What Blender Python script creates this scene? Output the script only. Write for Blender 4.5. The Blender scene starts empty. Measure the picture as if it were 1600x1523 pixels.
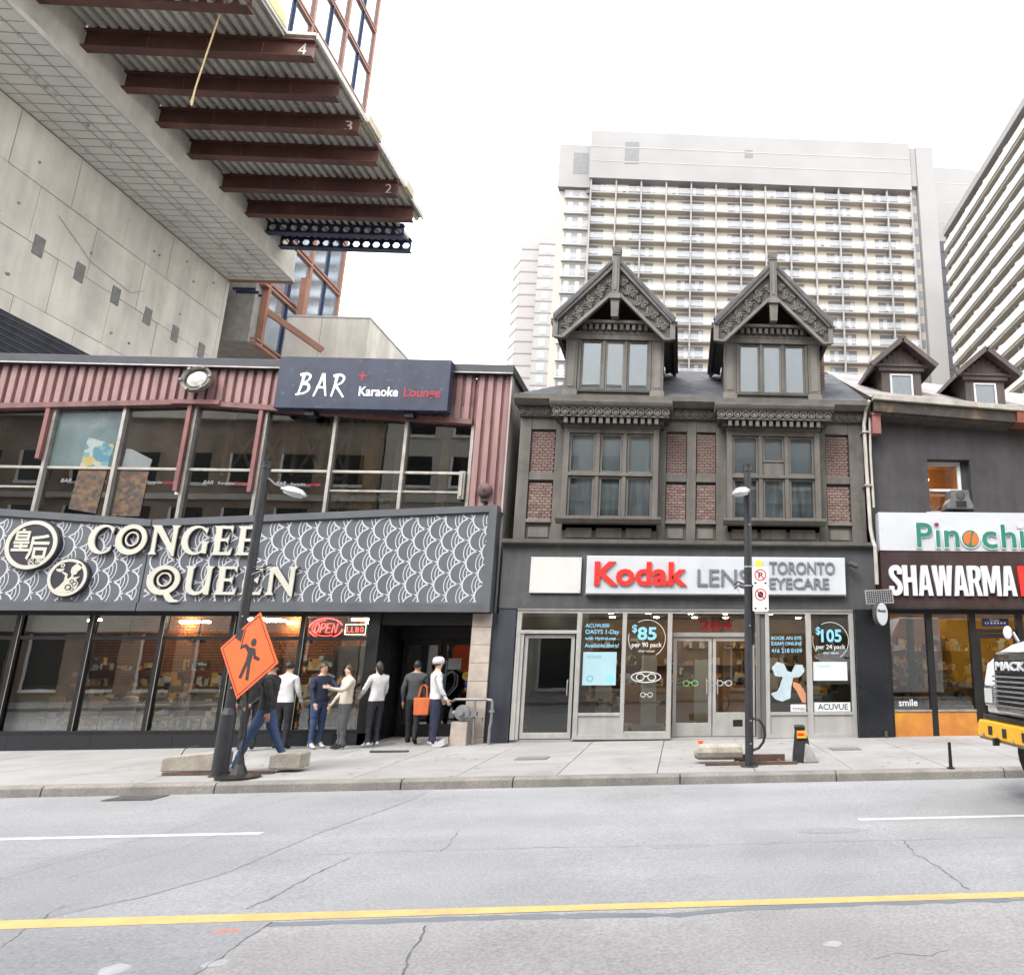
import bpy, bmesh, math, random
from mathutils import Vector, Matrix, noise
random.seed(7)
scene = bpy.context.scene
COL = scene.collection
R = math.radians
# ------------------------------------------------------------------ camera
cam = bpy.data.cameras.new('camera'); camo = bpy.data.objects.new('camera', cam); COL.objects.link(camo)
cam.sensor_fit = 'HORIZONTAL'; cam.sensor_width = 36.0
cam.lens = 1125.0/1600*36; cam.shift_x = (800-1135)/1600; cam.shift_y = 0.0
cam.clip_start = .1; cam.clip_end = 2000
camo.location = (0, 0, 1.65); camo.rotation_euler = (R(90+13.5), 0, R(-3.45))
scene.camera = camo
# ------------------------------------------------------------------ sky, sun, exposure
SUN_EL, SUN_AZ = 50, 212          # azimuth clockwise from +Y (depth): soft light from behind the camera, left
world = bpy.data.worlds.new('World'); scene.world = world; world.use_nodes = True
wn, wl = world.node_tree.nodes, world.node_tree.links
bg = wn['Background']
sky = wn.new('ShaderNodeTexSky'); sky.sky_type = 'NISHITA'; sky.sun_disc = False
sky.sun_elevation = R(SUN_EL); sky.sun_rotation = R(SUN_AZ); sky.dust_density = 6; sky.air_density = 1.0; sky.ozone_density = 1.0
hsv = wn.new('ShaderNodeHueSaturation'); hsv.inputs['Saturation'].default_value = .22
mixw = wn.new('ShaderNodeMix'); mixw.data_type = 'RGBA'; mixw.inputs[0].default_value = .6
mixw.inputs[7].default_value = (9.5, 9.6, 9.8, 1)        # even bright cloud layer
wl.new(sky.outputs[0], hsv.inputs['Color']); wl.new(hsv.outputs[0], mixw.inputs[6]); wl.new(mixw.outputs[2], bg.inputs['Color'])
bg.inputs['Strength'].default_value = .15
sl = bpy.data.lights.new('sun', 'SUN'); sl.energy = .7; sl.angle = R(18); sl.color = (1, .95, .88)
so = bpy.data.objects.new('sun', sl); COL.objects.link(so); so.location = (-20, -20, 60)
d = Vector((math.sin(R(SUN_AZ))*math.cos(R(SUN_EL)), math.cos(R(SUN_AZ))*math.cos(R(SUN_EL)), math.sin(R(SUN_EL))))
so.rotation_euler = d.to_track_quat('Z', 'Y').to_euler()
vs = scene.view_settings; vs.view_transform = 'Standard'; vs.look = 'None'; vs.exposure = 1.6; vs.gamma = 1; vs.use_curve_mapping = False
scene.cycles.max_bounces = 7; scene.cycles.transparent_max_bounces = 12; scene.cycles.glossy_bounces = 3
scene.cycles.use_denoising = True
scene.cycles.caustics_reflective = False; scene.cycles.caustics_refractive = False
GS = .009
def gz(x): return GS*x                    # the street climbs gently to the right

# ------------------------------------------------------------------ materials
MATS = {}
def mat(name, col, rough=.65, var=.12, scale=1.6, bump=0.0, bscale=60, metal=0.0, rnd=0.0, streak=0.0, spec=.4, col2=None, c2amt=.5, c2scale=.8, fine=0.0, fscale=180, streak_scale=5, obj=False, along=0.0):
    if name in MATS: return MATS[name]
    m = bpy.data.materials.new(name); m.use_nodes = True
    nt = m.node_tree; N = nt.nodes; L = nt.links; p = N['Principled BSDF']
    p.inputs['Roughness'].default_value = rough; p.inputs['Metallic'].default_value = metal; p.inputs['Specular IOR Level'].default_value = spec
    if obj:
        g = N.new('ShaderNodeTexCoord'); pos = g.outputs['Object']
    else:
        g = N.new('ShaderNodeNewGeometry'); pos = g.outputs['Position']
    def noise(sc, det=5, vec=pos, r=.6):
        n = N.new('ShaderNodeTexNoise'); n.inputs['Scale'].default_value = sc; n.inputs['Detail'].default_value = det; n.inputs['Roughness'].default_value = r
        L.new(vec, n.inputs['Vector']); return n.outputs['Fac']
    def mul(a, lo, hi, src, fl=.3, fh=.7):     # multiply colour a by a value from lo to hi driven by src
        mr = N.new('ShaderNodeMapRange'); mr.inputs[1].default_value = fl; mr.inputs[2].default_value = fh; mr.inputs[3].default_value = lo; mr.inputs[4].default_value = hi
        L.new(src, mr.inputs[0])
        mx = N.new('ShaderNodeVectorMath'); mx.operation = 'SCALE'
        L.new(a, mx.inputs[0]); L.new(mr.outputs[0], mx.inputs['Scale']); return mx.outputs[0]
    rgb = N.new('ShaderNodeRGB'); rgb.outputs[0].default_value = (*col, 1); c = rgb.outputs[0]
    if col2:
        mr = N.new('ShaderNodeMapRange'); mr.inputs[1].default_value = .62-.25*c2amt; mr.inputs[2].default_value = .8-.25*c2amt
        L.new(noise(c2scale, 8, r=.7), mr.inputs[0])
        mx = N.new('ShaderNodeMix'); mx.data_type = 'RGBA'; L.new(mr.outputs[0], mx.inputs[0]); L.new(c, mx.inputs[6]); mx.inputs[7].default_value = (*col2, 1); c = mx.outputs[2]
    if var: c = mul(c, 1-var, 1+var, noise(scale, 7))
    if fine: c = mul(c, 1-fine, 1+fine, noise(fscale, 3))
    if streak:
        mp = N.new('ShaderNodeMapping'); mp.inputs['Scale'].default_value = (1, 1, .12); L.new(pos, mp.inputs['Vector'])
        c = mul(c, 1-streak, 1+.3*streak, noise(streak_scale, 6, mp.outputs[0]))
    if along:
        mp = N.new('ShaderNodeMapping'); mp.inputs['Scale'].default_value = (.06, 1, 1); L.new(pos, mp.inputs['Vector'])
        c = mul(c, 1-along, 1+along, noise(1.1, 5, mp.outputs[0]))
    if rnd:
        oi = N.new('ShaderNodeObjectInfo'); c = mul(c, 1-rnd, 1+rnd, oi.outputs['Random'], 0, 1)
    L.new(c, p.inputs['Base Color'])
    if var:
        mr = N.new('ShaderNodeMapRange'); mr.inputs[1].default_value = .3; mr.inputs[2].default_value = .7; mr.inputs[3].default_value = max(.05, rough-.12); mr.inputs[4].default_value = min(1, rough+.12)
        L.new(noise(scale*2.3, 4), mr.inputs[0]); L.new(mr.outputs[0], p.inputs['Roughness'])
    if bump:
        b = N.new('ShaderNodeBump'); b.inputs['Strength'].default_value = min(1, bump); b.inputs['Distance'].default_value = .02
        L.new(noise(bscale, 6), b.inputs['Height']); L.new(b.outputs[0], p.inputs['Normal'])
    MATS[name] = m; return m
def emit(name, col, strength):
    if name in MATS: return MATS[name]
    m = bpy.data.materials.new(name); m.use_nodes = True; p = m.node_tree.nodes['Principled BSDF']
    p.inputs['Base Color'].default_value = (*col, 1); p.inputs['Emission Color'].default_value = (*col, 1); p.inputs['Emission Strength'].default_value = strength
    MATS[name] = m; return m
def glass(name, tint=(.8, .85, .85), refl=1.0, ior=1.52, rough=.0, wave=.0006):
    if name in MATS: return MATS[name]
    m = bpy.data.materials.new(name); m.use_nodes = True; nt = m.node_tree; N = nt.nodes; L = nt.links
    N.remove(N['Principled BSDF']); out = N['Material Output']
    t = N.new('ShaderNodeBsdfTransparent'); t.inputs[0].default_value = (*tint, 1)
    g = N.new('ShaderNodeBsdfGlossy'); g.inputs['Roughness'].default_value = rough; g.inputs['Color'].default_value = (1, 1, 1, 1)
    fr = N.new('ShaderNodeFresnel'); fr.inputs['IOR'].default_value = ior
    mu = N.new('ShaderNodeMath'); mu.operation = 'MULTIPLY'; mu.use_clamp = True; mu.inputs[1].default_value = refl*2     # two faces of the pane
    mx = N.new('ShaderNodeMixShader')
    ge = N.new('ShaderNodeNewGeometry'); no = N.new('ShaderNodeTexNoise'); no.inputs['Scale'].default_value = 1.3; no.inputs['Detail'].default_value = 2
    bu = N.new('ShaderNodeBump'); bu.inputs['Strength'].default_value = 1; bu.inputs['Distance'].default_value = wave
    L.new(ge.outputs['Position'], no.inputs['Vector']); L.new(no.outputs[0], bu.inputs['Height']); L.new(bu.outputs[0], g.inputs['Normal']); 
    L.new(fr.outputs[0], mu.inputs[0]); L.new(mu.outputs[0], mx.inputs[0]); L.new(t.outputs[0], mx.inputs[1]); L.new(g.outputs[0], mx.inputs[2]); L.new(mx.outputs[0], out.inputs[0])
    MATS[name] = m; return m

# ------------------------------------------------------------------ mesh builder and scene tree
class MB:
    def __init__(s): s.v = []; s.f = []
    def add(s, vs, fs):
        n = len(s.v); s.v += [tuple(v) for v in vs]; s.f += [tuple(i+n for i in f) for f in fs]; return s
    def box(s, x0, x1, y0, y1, z0, z1):
        return s.add([(x0,y0,z0),(x1,y0,z0),(x1,y1,z0),(x0,y1,z0),(x0,y0,z1),(x1,y0,z1),(x1,y1,z1),(x0,y1,z1)],
                     [(0,3,2,1),(4,5,6,7),(0,1,5,4),(1,2,6,5),(2,3,7,6),(3,0,4,7)])
    def prism(s, poly, a, b, ax='y'):
        n = len(poly)
        f = {'y': lambda p, t: (p[0], t, p[1]), 'x': lambda p, t: (t, p[0], p[1]), 'z': lambda p, t: (p[0], p[1], t)}[ax]
        return s.add([f(p, a) for p in poly]+[f(p, b) for p in poly], [tuple(range(n)), tuple(range(2*n-1, n-1, -1))]+[(i, i+n, (i+1) % n+n, (i+1) % n) for i in range(n)])
    def bar(s, p0, p1, w, h, up=(0, 0, 1)):
        p0, p1 = Vector(p0), Vector(p1); d = (p1-p0).normalized(); up = Vector(up)
        sd = d.cross(up)
        if sd.length < 1e-4: sd = d.cross(Vector((0, 1, 0)))
        sd.normalize(); u = sd.cross(d).normalized()
        c = [sd*(w/2)*i+u*(h/2)*j for i, j in ((-1,-1),(1,-1),(1,1),(-1,1))]
        return s.add([p0+q for q in c]+[p1+q for q in c], [(0,1,2,3),(7,6,5,4)]+[(i, i+4, (i+1) % 4+4, (i+1) % 4) for i in range(4)])
    def tube(s, pts, r, n=10, cap=True):
        pts = [Vector(p) for p in pts]; rs = r if isinstance(r, (list, tuple)) else [r]*len(pts); rings = []; ref = None
        for i, p in enumerate(pts):
            d = (pts[min(i+1, len(pts)-1)]-pts[max(i-1, 0)]).normalized()
            if ref is None: ref = d.cross(Vector((0, 0, 1)) if abs(d.z) < .9 else Vector((1, 0, 0))).normalized()
            else: ref = (ref-d*ref.dot(d)).normalized()
            w = d.cross(ref); rings.append([p+(ref*math.cos(2*math.pi*k/n)+w*math.sin(2*math.pi*k/n))*rs[i] for k in range(n)])
        fs = [(i*n+k, i*n+(k+1) % n, (i+1)*n+(k+1) % n, (i+1)*n+k) for i in range(len(pts)-1) for k in range(n)]
        if cap: fs += [tuple(range(n-1, -1, -1)), tuple((len(pts)-1)*n+k for k in range(n))]
        return s.add([v for rg in rings for v in rg], fs)
    def lathe(s, prof, c=(0, 0, 0), n=16, ax='z'):
        vs = []
        for r, h in prof:
            for k in range(n):
                a = 2*math.pi*k/n; q = (r*math.cos(a), r*math.sin(a), h)
                if ax == 'y': q = (q[0], q[2], q[1])
                if ax == 'x': q = (q[2], q[0], q[1])
                vs.append((c[0]+q[0], c[1]+q[1], c[2]+q[2]))
        fs = [(i*n+k, i*n+(k+1) % n, (i+1)*n+(k+1) % n, (i+1)*n+k) for i in range(len(prof)-1) for k in range(n)]
        fs += [tuple(range(n-1, -1, -1)), tuple((len(prof)-1)*n+k for k in range(n))]
        return s.add(vs, fs)
    def ell(s, c, r, n=12, m=8):
        vs = []; 
        for i in range(m+1):
            t = math.pi*i/m
            for k in range(n):
                a = 2*math.pi*k/n; vs.append((c[0]+r[0]*math.sin(t)*math.cos(a), c[1]+r[1]*math.sin(t)*math.sin(a), c[2]-r[2]*math.cos(t)))
        return s.add(vs, [(i*n+k, i*n+(k+1) % n, (i+1)*n+(k+1) % n, (i+1)*n+k) for i in range(m) for k in range(n)])
    def xf(s, M):
        s.v = [tuple(M @ Vector(v)) for v in s.v]; return s
    def shear(s, dz=0.0):
        s.v = [(x, y, z+gz(x)+dz) for x, y, z in s.v]; return s
    def mesh(s, name, m, smooth=False):
        me = bpy.data.meshes.new(name); me.from_pydata(s.v, [], s.f)
        b = bmesh.new(); b.from_mesh(me)
        if smooth: bmesh.ops.remove_doubles(b, verts=b.verts, dist=1e-5)
        bmesh.ops.recalc_face_normals(b, faces=b.faces); b.to_mesh(me); b.free()
        for mm in (m if isinstance(m, (list, tuple)) else [m]): me.materials.append(mm)
        if smooth:
            me.polygons.foreach_set('use_smooth', [True]*len(me.polygons))
        me.update(); return me
    def build(s, name, m, parent=None, smooth=False, bevel=0, kind=None, label=None, loc=None):
        return link(name, s.mesh(name, m, smooth), parent, bevel, kind, label, loc)
def wloc(o):
    v = Vector((0, 0, 0))
    while o: v += o.location; o = o.parent
    return v
def link(name, me, parent=None, bevel=0, kind=None, label=None, loc=None):
    """a mesh whose vertices are world coordinates (or, with loc, relative to that world point)"""
    o = bpy.data.objects.new(name, me); COL.objects.link(o)
    if parent is not None and parent.rotation_euler.z == 0 and not parent.get('_local'):
        o.parent = parent; o.location = Vector(loc or (0, 0, 0))-wloc(parent)
    elif parent is not None:
        o.parent = parent; o.location = Vector(loc or (0, 0, 0))
    else: o.location = Vector(loc or (0, 0, 0))
    if bevel:
        b = o.modifiers.new('bevel', 'BEVEL'); b.width = bevel; b.segments = 2; b.limit_method = 'ANGLE'; b.angle_limit = R(40)
    if kind: o['kind'] = kind
    if label: o['label'] = label
    return o
def tag(o, label, cat, group=None):
    o['label'] = label; o['category'] = cat
    if group: o['group'] = group
    return o
def thing(name, loc, label, cat, group=None, rz=0, local=False):
    o = bpy.data.objects.new(name, None); COL.objects.link(o); o.empty_display_size = .3
    o.location = loc; o.rotation_euler.z = rz
    if local: o['_local'] = 1
    return tag(o, label, cat, group)
def copy_tree(o, parent=None):
    c = o.copy(); COL.objects.link(c); c.parent = parent
    for ch in list(o.children): copy_tree(ch, c)
    return c
def structure(o): o['kind'] = 'structure'; return o
def B(name, m, parent, *boxes, **kw):
    b = MB()
    for q in boxes: b.box(*q)
    return b.build(name, m, parent, **kw)

# flat outlines with holes, and lettering: meshes in the XZ plane, front towards -Y
def shape_mesh(name, loops, depth, m, bevel=0):
    cu = bpy.data.curves.new(name, 'CURVE'); cu.dimensions = '2D'; cu.fill_mode = 'BOTH'; cu.extrude = depth/2; cu.bevel_depth = bevel
    for lp in loops:
        sp = cu.splines.new('POLY'); sp.points.add(len(lp)-1); sp.use_cyclic_u = True
        for i, (x, y) in enumerate(lp): sp.points[i].co = (x, y, 0, 1)
    return curve_to_mesh(cu, name, depth, m)
def curve_to_mesh(cu, name, depth, m):
    o = bpy.data.objects.new(name, cu); me = bpy.data.meshes.new_from_object(o)
    bpy.data.objects.remove(o); bpy.data.curves.remove(cu)
    me.transform(Matrix.Translation((0, -depth/2, 0)) @ Matrix.Rotation(R(90), 4, 'X'))
    me.materials.clear(); me.materials.append(m); me.name = name; return me
def font_mesh(s, size, depth, m, bold=0, shear=0, xs=1.0):
    cu = bpy.data.curves.new('lettering', 'FONT'); cu.body = s; cu.size = size; cu.extrude = depth/2; cu.offset = bold; cu.shear = shear; cu.resolution_u = 3
    me = curve_to_mesh(cu, 'lettering', depth, m); me.transform(Matrix.Diagonal((xs, 1, 1, 1))); return me
def ext(me): return (min(v.co.x for v in me.vertices), max(v.co.x for v in me.vertices), min(v.co.z for v in me.vertices), max(v.co.z for v in me.vertices))
def text(s, x0, x1, z0, y, m, parent, depth=.004, bold=0, shear=0, height=None, letters=False, name='lettering', back=None):
    """one line of writing whose ink runs from x0 to x1 and stands on z0; its back lies on the plane y"""
    me = font_mesh(s, 1, 1, m, bold, shear); a, b, c, d_ = ext(me)
    xs = (x1-x0)/(b-a); zs = height/(d_-max(c, 0)) if height else xs
    if not letters:
        me.transform(Matrix.Diagonal((xs, depth, zs, 1))); me.transform(Matrix.Translation((x0-a*xs, y, z0)))
        return [link(name, me, parent)]
    out = []; bpy.data.meshes.remove(me)
    for i, ch in enumerate(s):
        if ch == ' ': continue
        full = font_mesh(s[:i+1], 1, 1, m, bold, shear); one = font_mesh(ch, 1, 1, m, bold, shear)
        px = ext(full)[1]-ext(one)[1]; bpy.data.meshes.remove(full)
        one.transform(Matrix.Diagonal((xs, depth, zs, 1)))
        out.append(link(name, one, parent, loc=(x0+(px-a)*xs, y, z0)))
    return out
def arc(cx, cz, r, a0, a1, n=16, rz=None):
    return [(cx+r*math.cos(R(a0+(a1-a0)*i/n)), cz+(rz or r)*math.sin(R(a0+(a1-a0)*i/n))) for i in range(n+1)]
def circ(cx, cz, r, n=32, rz=None): return arc(cx, cz, r, 0, 360, n, rz)[:-1]
def solid(name, loops, y, depth, m, parent, label=None, bevel=0):
    me = shape_mesh(name, loops, depth, m, bevel); me.transform(Matrix.Translation((0, y, 0))); return link(name, me, parent, label=label)
# ================================================================== SETTING: ground, road, kerb, pavement
asphalt = mat('asphalt', (.25, .254, .263), .85, .12, .5, bump=.5, bscale=60, col2=(.222, .226, .235), c2amt=.4, c2scale=.35, fine=.2, fscale=38, along=.09)
asphalt_old = mat('asphalt_old', (.272, .267, .268), .88, .12, .6, bump=.5, bscale=60, col2=(.235, .231, .232), c2amt=.4, c2scale=.5, fine=.22, fscale=38, along=.06)
asphalt_patch = mat('asphalt_patch', (.228, .232, .243), .85, .12, .5, bump=.45, bscale=60, fine=.2, fscale=38, along=.06)
sealant = mat('sealant', (.15, .165, .185), .7, .12, 2)
crackm = mat('crack_fill', (.115, .113, .113), .9, .3, 6)
concrete_walk = mat('walk_concrete', (.268, .264, .258), .85, .14, .9, bump=.2, bscale=70, rnd=.06, fine=.12, col2=(.222, .217, .21), c2amt=.4, c2scale=.7)
kerb_m = mat('kerb_concrete', (.195, .183, .168), .88, .25, 2.2, bump=.4, bscale=50, rnd=.08, fine=.25, fscale=60)
white_paint = mat('road_paint_white', (.52, .52, .52), .7, .12, 4, col2=(.3, .3, .3), c2amt=.35, c2scale=9)
yellow_paint = mat('road_paint_yellow', (.52, .36, .14), .7, .12, 3, col2=(.33, .28, .19), c2amt=.4, c2scale=11)

structure(MB().box(-300, 300, -120, 330, -4.2, -3.6).build('ground', mat('far_ground', (.16, .16, .16), .9)))
def sheet(pts, dz, n=0):
    b = MB(); b.add([(x, y, -.14+gz(x)+dz*.35) for x, y in pts], [tuple(range(len(pts)))]); return b
road = structure(sheet([(-120, .6), (120, .6), (120, 11.45), (-120, 11.45)], 0).build('road', asphalt))
sheet([(-120, .61), (120, .61), (120, 5.95), (-120, 5.95)], .002).build('near_lane', asphalt_old, road)
sheet([(-6.05, 11.44), (-3.55, 11.44), (-3.6, 10.6), (-3.9, 8.8), (-4.0, 7.2), (-4.25, 6.6), (-4.7, 6.02), (-6.3, 6.02), (-6.0, 8.0), (-5.7, 9.0)], .004).build('asphalt_patch', asphalt_patch, road)
sheet([(-6.3, 5.96), (-2.9, 5.96), (-2.9, 5.4), (-2.85, 4.6), (-2.8, .7), (-6.5, .7)], .004).build('asphalt_patch', asphalt_patch, road)
def ribbon(pts, w, dz, jag=0, seg=.12, taper=True):
    P = []
    for (x0, y0), (x1, y1) in zip(pts, pts[1:]):
        n = max(1, int(math.hypot(x1-x0, y1-y0)/seg))
        P += [(x0+(x1-x0)*i/n, y0+(y1-y0)*i/n) for i in range(n)]
    P.append(pts[-1]); vs = []; fs = []
    for i, (x, y) in enumerate(P):
        a, b = P[max(i-1, 0)], P[min(i+1, len(P)-1)]; dx, dy = b[0]-a[0], b[1]-a[1]; l = math.hypot(dx, dy) or 1
        jx, jy = random.uniform(-jag, jag), random.uniform(-jag, jag)
        ww = w*(random.uniform(.35, 1.3) if jag else 1)/2
        for s_ in (-1, 1):
            X, Y = x+jx-dy/l*ww*s_, y+jy+dx/l*ww*s_; vs.append((X, Y, -.14+gz(X)+(dz*.35 if dz < .1 else dz)))
    fs = [(2*i, 2*i+1, 2*i+3, 2*i+2) for i in range(len(P)-1)]
    return MB().add(vs, fs)
for pts, w in (([(-3.1, 7.65), (-3.17, 7.19), (-3.2, 6.76), (-3.2, 6.44), (-3.25, 6.2)], .035), ([(-1.78, 5.75), (-1.71, 5.45), (-1.66, 5.13), (-1.6, 4.7), (-1.4, 3.5)], .04),
               ([(2.26, 7.81), (2.21, 7.25), (2.28, 6.91), (2.28, 6.52), (2.3, 6.2)], .03), ([(-2.43, 8.72), (-2.34, 8.19), (-2.31, 7.81)], .022),
               ([(-4.4, 5.5), (-4.58, 5.93), (-4.7, 6.4)], .035), ([(-2.88, 5.9), (-2.89, 5.55), (-2.86, 5.04), (-2.8, 4.2)], .035), ([(1.2, 4.91), (1.36, 4.97), (1.55, 4.92), (1.69, 4.99)], .02),
               ([(-3.57, 11.2), (-3.6, 10.6), (-3.9, 8.8), (-4.0, 7.2), (-4.25, 6.6), (-4.7, 6.1)], .018), ([(-5.3, 11.2), (-5.65, 8.9), (-5.8, 7.8), (-5.9, 6.9)], .02), ([(-4.9, 9.6), (-5.0, 8.2), (-5.3, 7.2)], .018),
               ([(-3.58, 7.81), (-1.65, 7.87), (.25, 7.8), (2.26, 7.81), (5, 7.85)], .014), ([(4.2, 10.2), (4.4, 8.6), (4.6, 8.2)], .018), ([(-4.2, 11.4), (-3.9, 11.1)], .02), ([(-9, 7.6), (-6.5, 7.7)], .016)):
    ribbon(pts, w*.45, .006, .018, .07).build('crack', crackm, road)
ribbon([(-2.9, 5.86), (-1.21, 5.86), (-.6, 5.84), (0, 5.8), (.5, 5.9), (1.66, 5.92), (3.2, 5.9), (9, 5.9)], .1, .006, .004).build('sealant_strip', sealant, road)
MB().add([(x, 6.02+s_*(.066+.03*max(0, min(1, (-x-1)/4))), -.14+gz(x)+.0032) for x in [-60, -20, -8, -5, -3, -1, 1, 3, 8, 20, 60] for s_ in (-1, 1)],
         [(2*i, 2*i+1, 2*i+3, 2*i+2) for i in range(10)]).build('yellow_line', yellow_paint, road)
for a, b in ((-8.2, -4.55), (2.05, 5.2), (-20, -14), (11, 14)):
    sheet([(a, 8.76), (b, 8.76), (b, 8.86), (a, 8.86)], .005).build('lane_dash', white_paint, road)
spot_m = mat('worn_spot', (.33, .33, .34), .8, .2, 9)
for i in range(9):      # worn blotches and gum marks on the near lane
    x, y, r = random.uniform(-4, 3), random.uniform(3.2, 5.6), random.uniform(.015, .06)
    if i < 5: x, y, r = -3.9+.25*i, 4.9+random.uniform(-.3, .3), random.uniform(.05, .1)
    sheet([(x+r*1.3*math.cos(a*.628)*random.uniform(.7, 1.2), y+r*math.sin(a*.628)*random.uniform(.7, 1.2)) for a in range(10)], .006).build('paint_spot', spot_m, road)
for i in range(3):
    x, y, r = random.uniform(-2, 5), random.uniform(6.6, 10.5), random.uniform(.08, .25)
    sheet([(x+r*1.6*math.cos(a*.628), y+r*.55*math.sin(a*.628)) for a in range(10)], .0045).build('tar_spot', asphalt_patch, road)
sheet([(-3.2, 5.72), (-3.05, 5.74), (-3.03, 5.79), (-3.18, 5.77)], .006).build('survey_mark', mat('survey_red', (.7, .16, .1), .7, .2, 9), road)
# kerb stones
kerb = structure(B('kerb', crackm, None, (-60, 60, 11.5, 11.62, -.5, -.2)))
x = -18.0; i = 0
while x < 13:
    L_ = (2.35, 2.6, 1.6, 2.45)[i % 4]
    MB().prism([(11.42, -.4), (11.445, .0-.03), (11.475, .003-.005), (11.64, 0), (11.64, -.4)], x+.008, x+L_-.008, 'x').shear().build('kerb_stone', kerb_m, kerb, bevel=.008)
    x += L_; i += 1
for a, b in ((-60, -18), (x, 60)): MB().prism([(11.42, -.4), (11.445, -.03), (11.475, -.005), (11.64, 0), (11.64, -.4)], a, b, 'x').shear().build('kerb_run', kerb_m, kerb)
# pavement slabs
walk = structure(MB().box(-60, 60, 11.64, 17, -.5, -.03).shear().build('sidewalk', mat('joint_dirt', (.1, .095, .09), .95)))
ys = [11.645, 13.05, 14.5, 16.6]
for r_ in range(3):
    for k in range(-12, 9):
        x0 = k*1.5+(.0, .0, .0)[r_]-.35
        MB().box(x0+.006, x0+1.494, ys[r_]+.006, ys[r_+1]-.006, -.1, -.002+random.uniform(-.002, .002)).shear().build('slab', concrete_walk, walk, bevel=.006)
for a, b in ((-60, -18.35), (13.15, 60)): MB().box(a, b, 11.645, 17, -.1, -.002).shear().build('slab_run', concrete_walk, walk)
near_walk = structure(MB().box(-120, 120, -5, .6, -.5, 0).shear().build('near_sidewalk', concrete_walk))
for k in range(5):
    xx = (-3.9, -4.9, -2.2, 2.8, -.6)[k]; yy = (15.2, 13.4, 13.9, 13.7, 12.4)[k]
    ribbon([(xx, yy), (xx+.25, yy+.05), (xx+.5, yy-.02)], .012, .1405, .01).build('crack', crackm, walk)
gum = MB()
for k in range(170):
    x, y, r = random.uniform(-9, 7), random.uniform(11.7, 16.1), random.uniform(.008, .03)
    gum.add([(x+r*math.cos(a*.7854)*1.2, y+r*math.sin(a*.7854), gz(x)+.0012) for a in range(8)], [tuple(range(8))])
gum.build('gum_spots', mat('gum_dark', (.13, .125, .12), .9), walk, kind='stuff')
for x_, y_ in ((-2.6, 13.6), (3.1, 14.2)):
    uc = MB().box(x_-.28, x_+.28, y_-.2, y_+.2, -.02, .003).shear().build('utility_cover', mat('cover_iron', (.12, .115, .11), .7, .25, 6), walk); MB().box(x_-.25, x_+.25, y_-.17, y_+.17, .003, .006).shear().build('cover_lid', mat('cover_lid', (.16, .155, .15), .7, .25, 9), uc)
# gutter grate
gr = structure(MB().box(-7.85, -7.2, 11.0, 11.36, -.16, -.128).shear().build('gutter_grate', mat('cast_iron', (.07, .066, .062), .7, .3, 8)))
for k in range(8): MB().box(-7.8+.075*k, -7.765+.075*k, 11.04, 11.32, -.1275, -.1225).shear().build('slot', crackm, gr)

# buildings across the street, behind the camera: the shop windows mirror them
opp_brick = mat('opposite_brick', (.27, .215, .17), .85, .25, .8, col2=(.36, .32, .28), c2amt=.5, c2scale=.25)
opp_stone = mat('opposite_stone', (.5, .48, .44), .8, .15, .6)
opp_dark = mat('opposite_glass', (.02, .023, .026), .15, 0)
for nm, x0, x1, h, m_, lab in (('brick_building', -48, -16, 14.5, opp_brick, 'brown brick commercial block mirrored in the restaurant windows across the street'),
                               ('stone_building', -15.9, 1.5, 16, opp_stone, 'pale stone commercial building mirrored in shop windows across the street'),
                               ('brick_building', 1.6, 34, 15, opp_brick, 'brown brick building across the street mirrored in the eyecare windows')):
    t = thing(nm, ((x0+x1)/2, -5, 0), lab, 'building')
    B('wall', m_, t, (x0, x1, -14, -5, -.3, h)); B('cornice', opp_stone, t, (x0, x1, -5, -4.7, h-.5, h+.1)); B('sign_band', opp_stone if m_ is opp_brick else opp_brick, t, (x0+.2, x1-.2, -5, -4.8, 3.0, 3.8)); B('string_course', opp_stone, t, (x0, x1, -5, -4.85, 6.8, 7.1)); B('string_course', opp_stone, t, (x0, x1, -5, -4.85, 9.7, 10.0))
    xx = x0+1
    me = None
    while xx+1.6 < x1:
        for z0, z1 in ((.3, 2.9), (4.6, 6.4), (7.6, 9.3), (10.6, 12.2), (13.4, 14.6)):
            if z1 < h-.6: B('window', opp_dark, t, (xx, xx+1.5, -5.02, -4.97, z0, z1)); B('surround', mat('opposite_white', (.75, .74, .72), .7), t, (xx-.12, xx, -5.02, -4.94, z0, z1)); B('surround', MATS['opposite_white'], t, (xx-.12, xx+1.5, -5.02, -4.9, z0-.15, z0))
        xx += 2.6
# ================================================================== EYECARE SHOP in the old gabled house
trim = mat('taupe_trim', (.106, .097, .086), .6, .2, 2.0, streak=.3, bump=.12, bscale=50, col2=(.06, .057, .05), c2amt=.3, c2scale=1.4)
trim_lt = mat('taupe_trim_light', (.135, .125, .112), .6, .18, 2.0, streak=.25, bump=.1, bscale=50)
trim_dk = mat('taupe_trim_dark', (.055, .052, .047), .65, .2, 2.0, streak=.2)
brick_m = mat('red_brick', (.19, .132, .115), .85, .16, 9, bump=.3, bscale=70, rnd=.22, col2=(.16, .095, .085), c2amt=.4, c2scale=5)
mortar = mat('dark_mortar', (.055, .045, .042), .95, .2, 8)
shingle = mat('roof_shingle', (.075, .078, .088), .85, .25, 2, bump=.5, bscale=24, col2=(.05, .052, .06), c2amt=.5, c2scale=3)
charcoal = mat('charcoal_fascia', (.06, .062, .066), .62, .16, 1.2, streak=.25, bump=.15, bscale=40, col2=(.1, .1, .095), c2amt=.3, c2scale=2)
slate_blue = mat('slate_blue_pier', (.032, .036, .047), .5, .2, 1.0, streak=.3)
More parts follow.
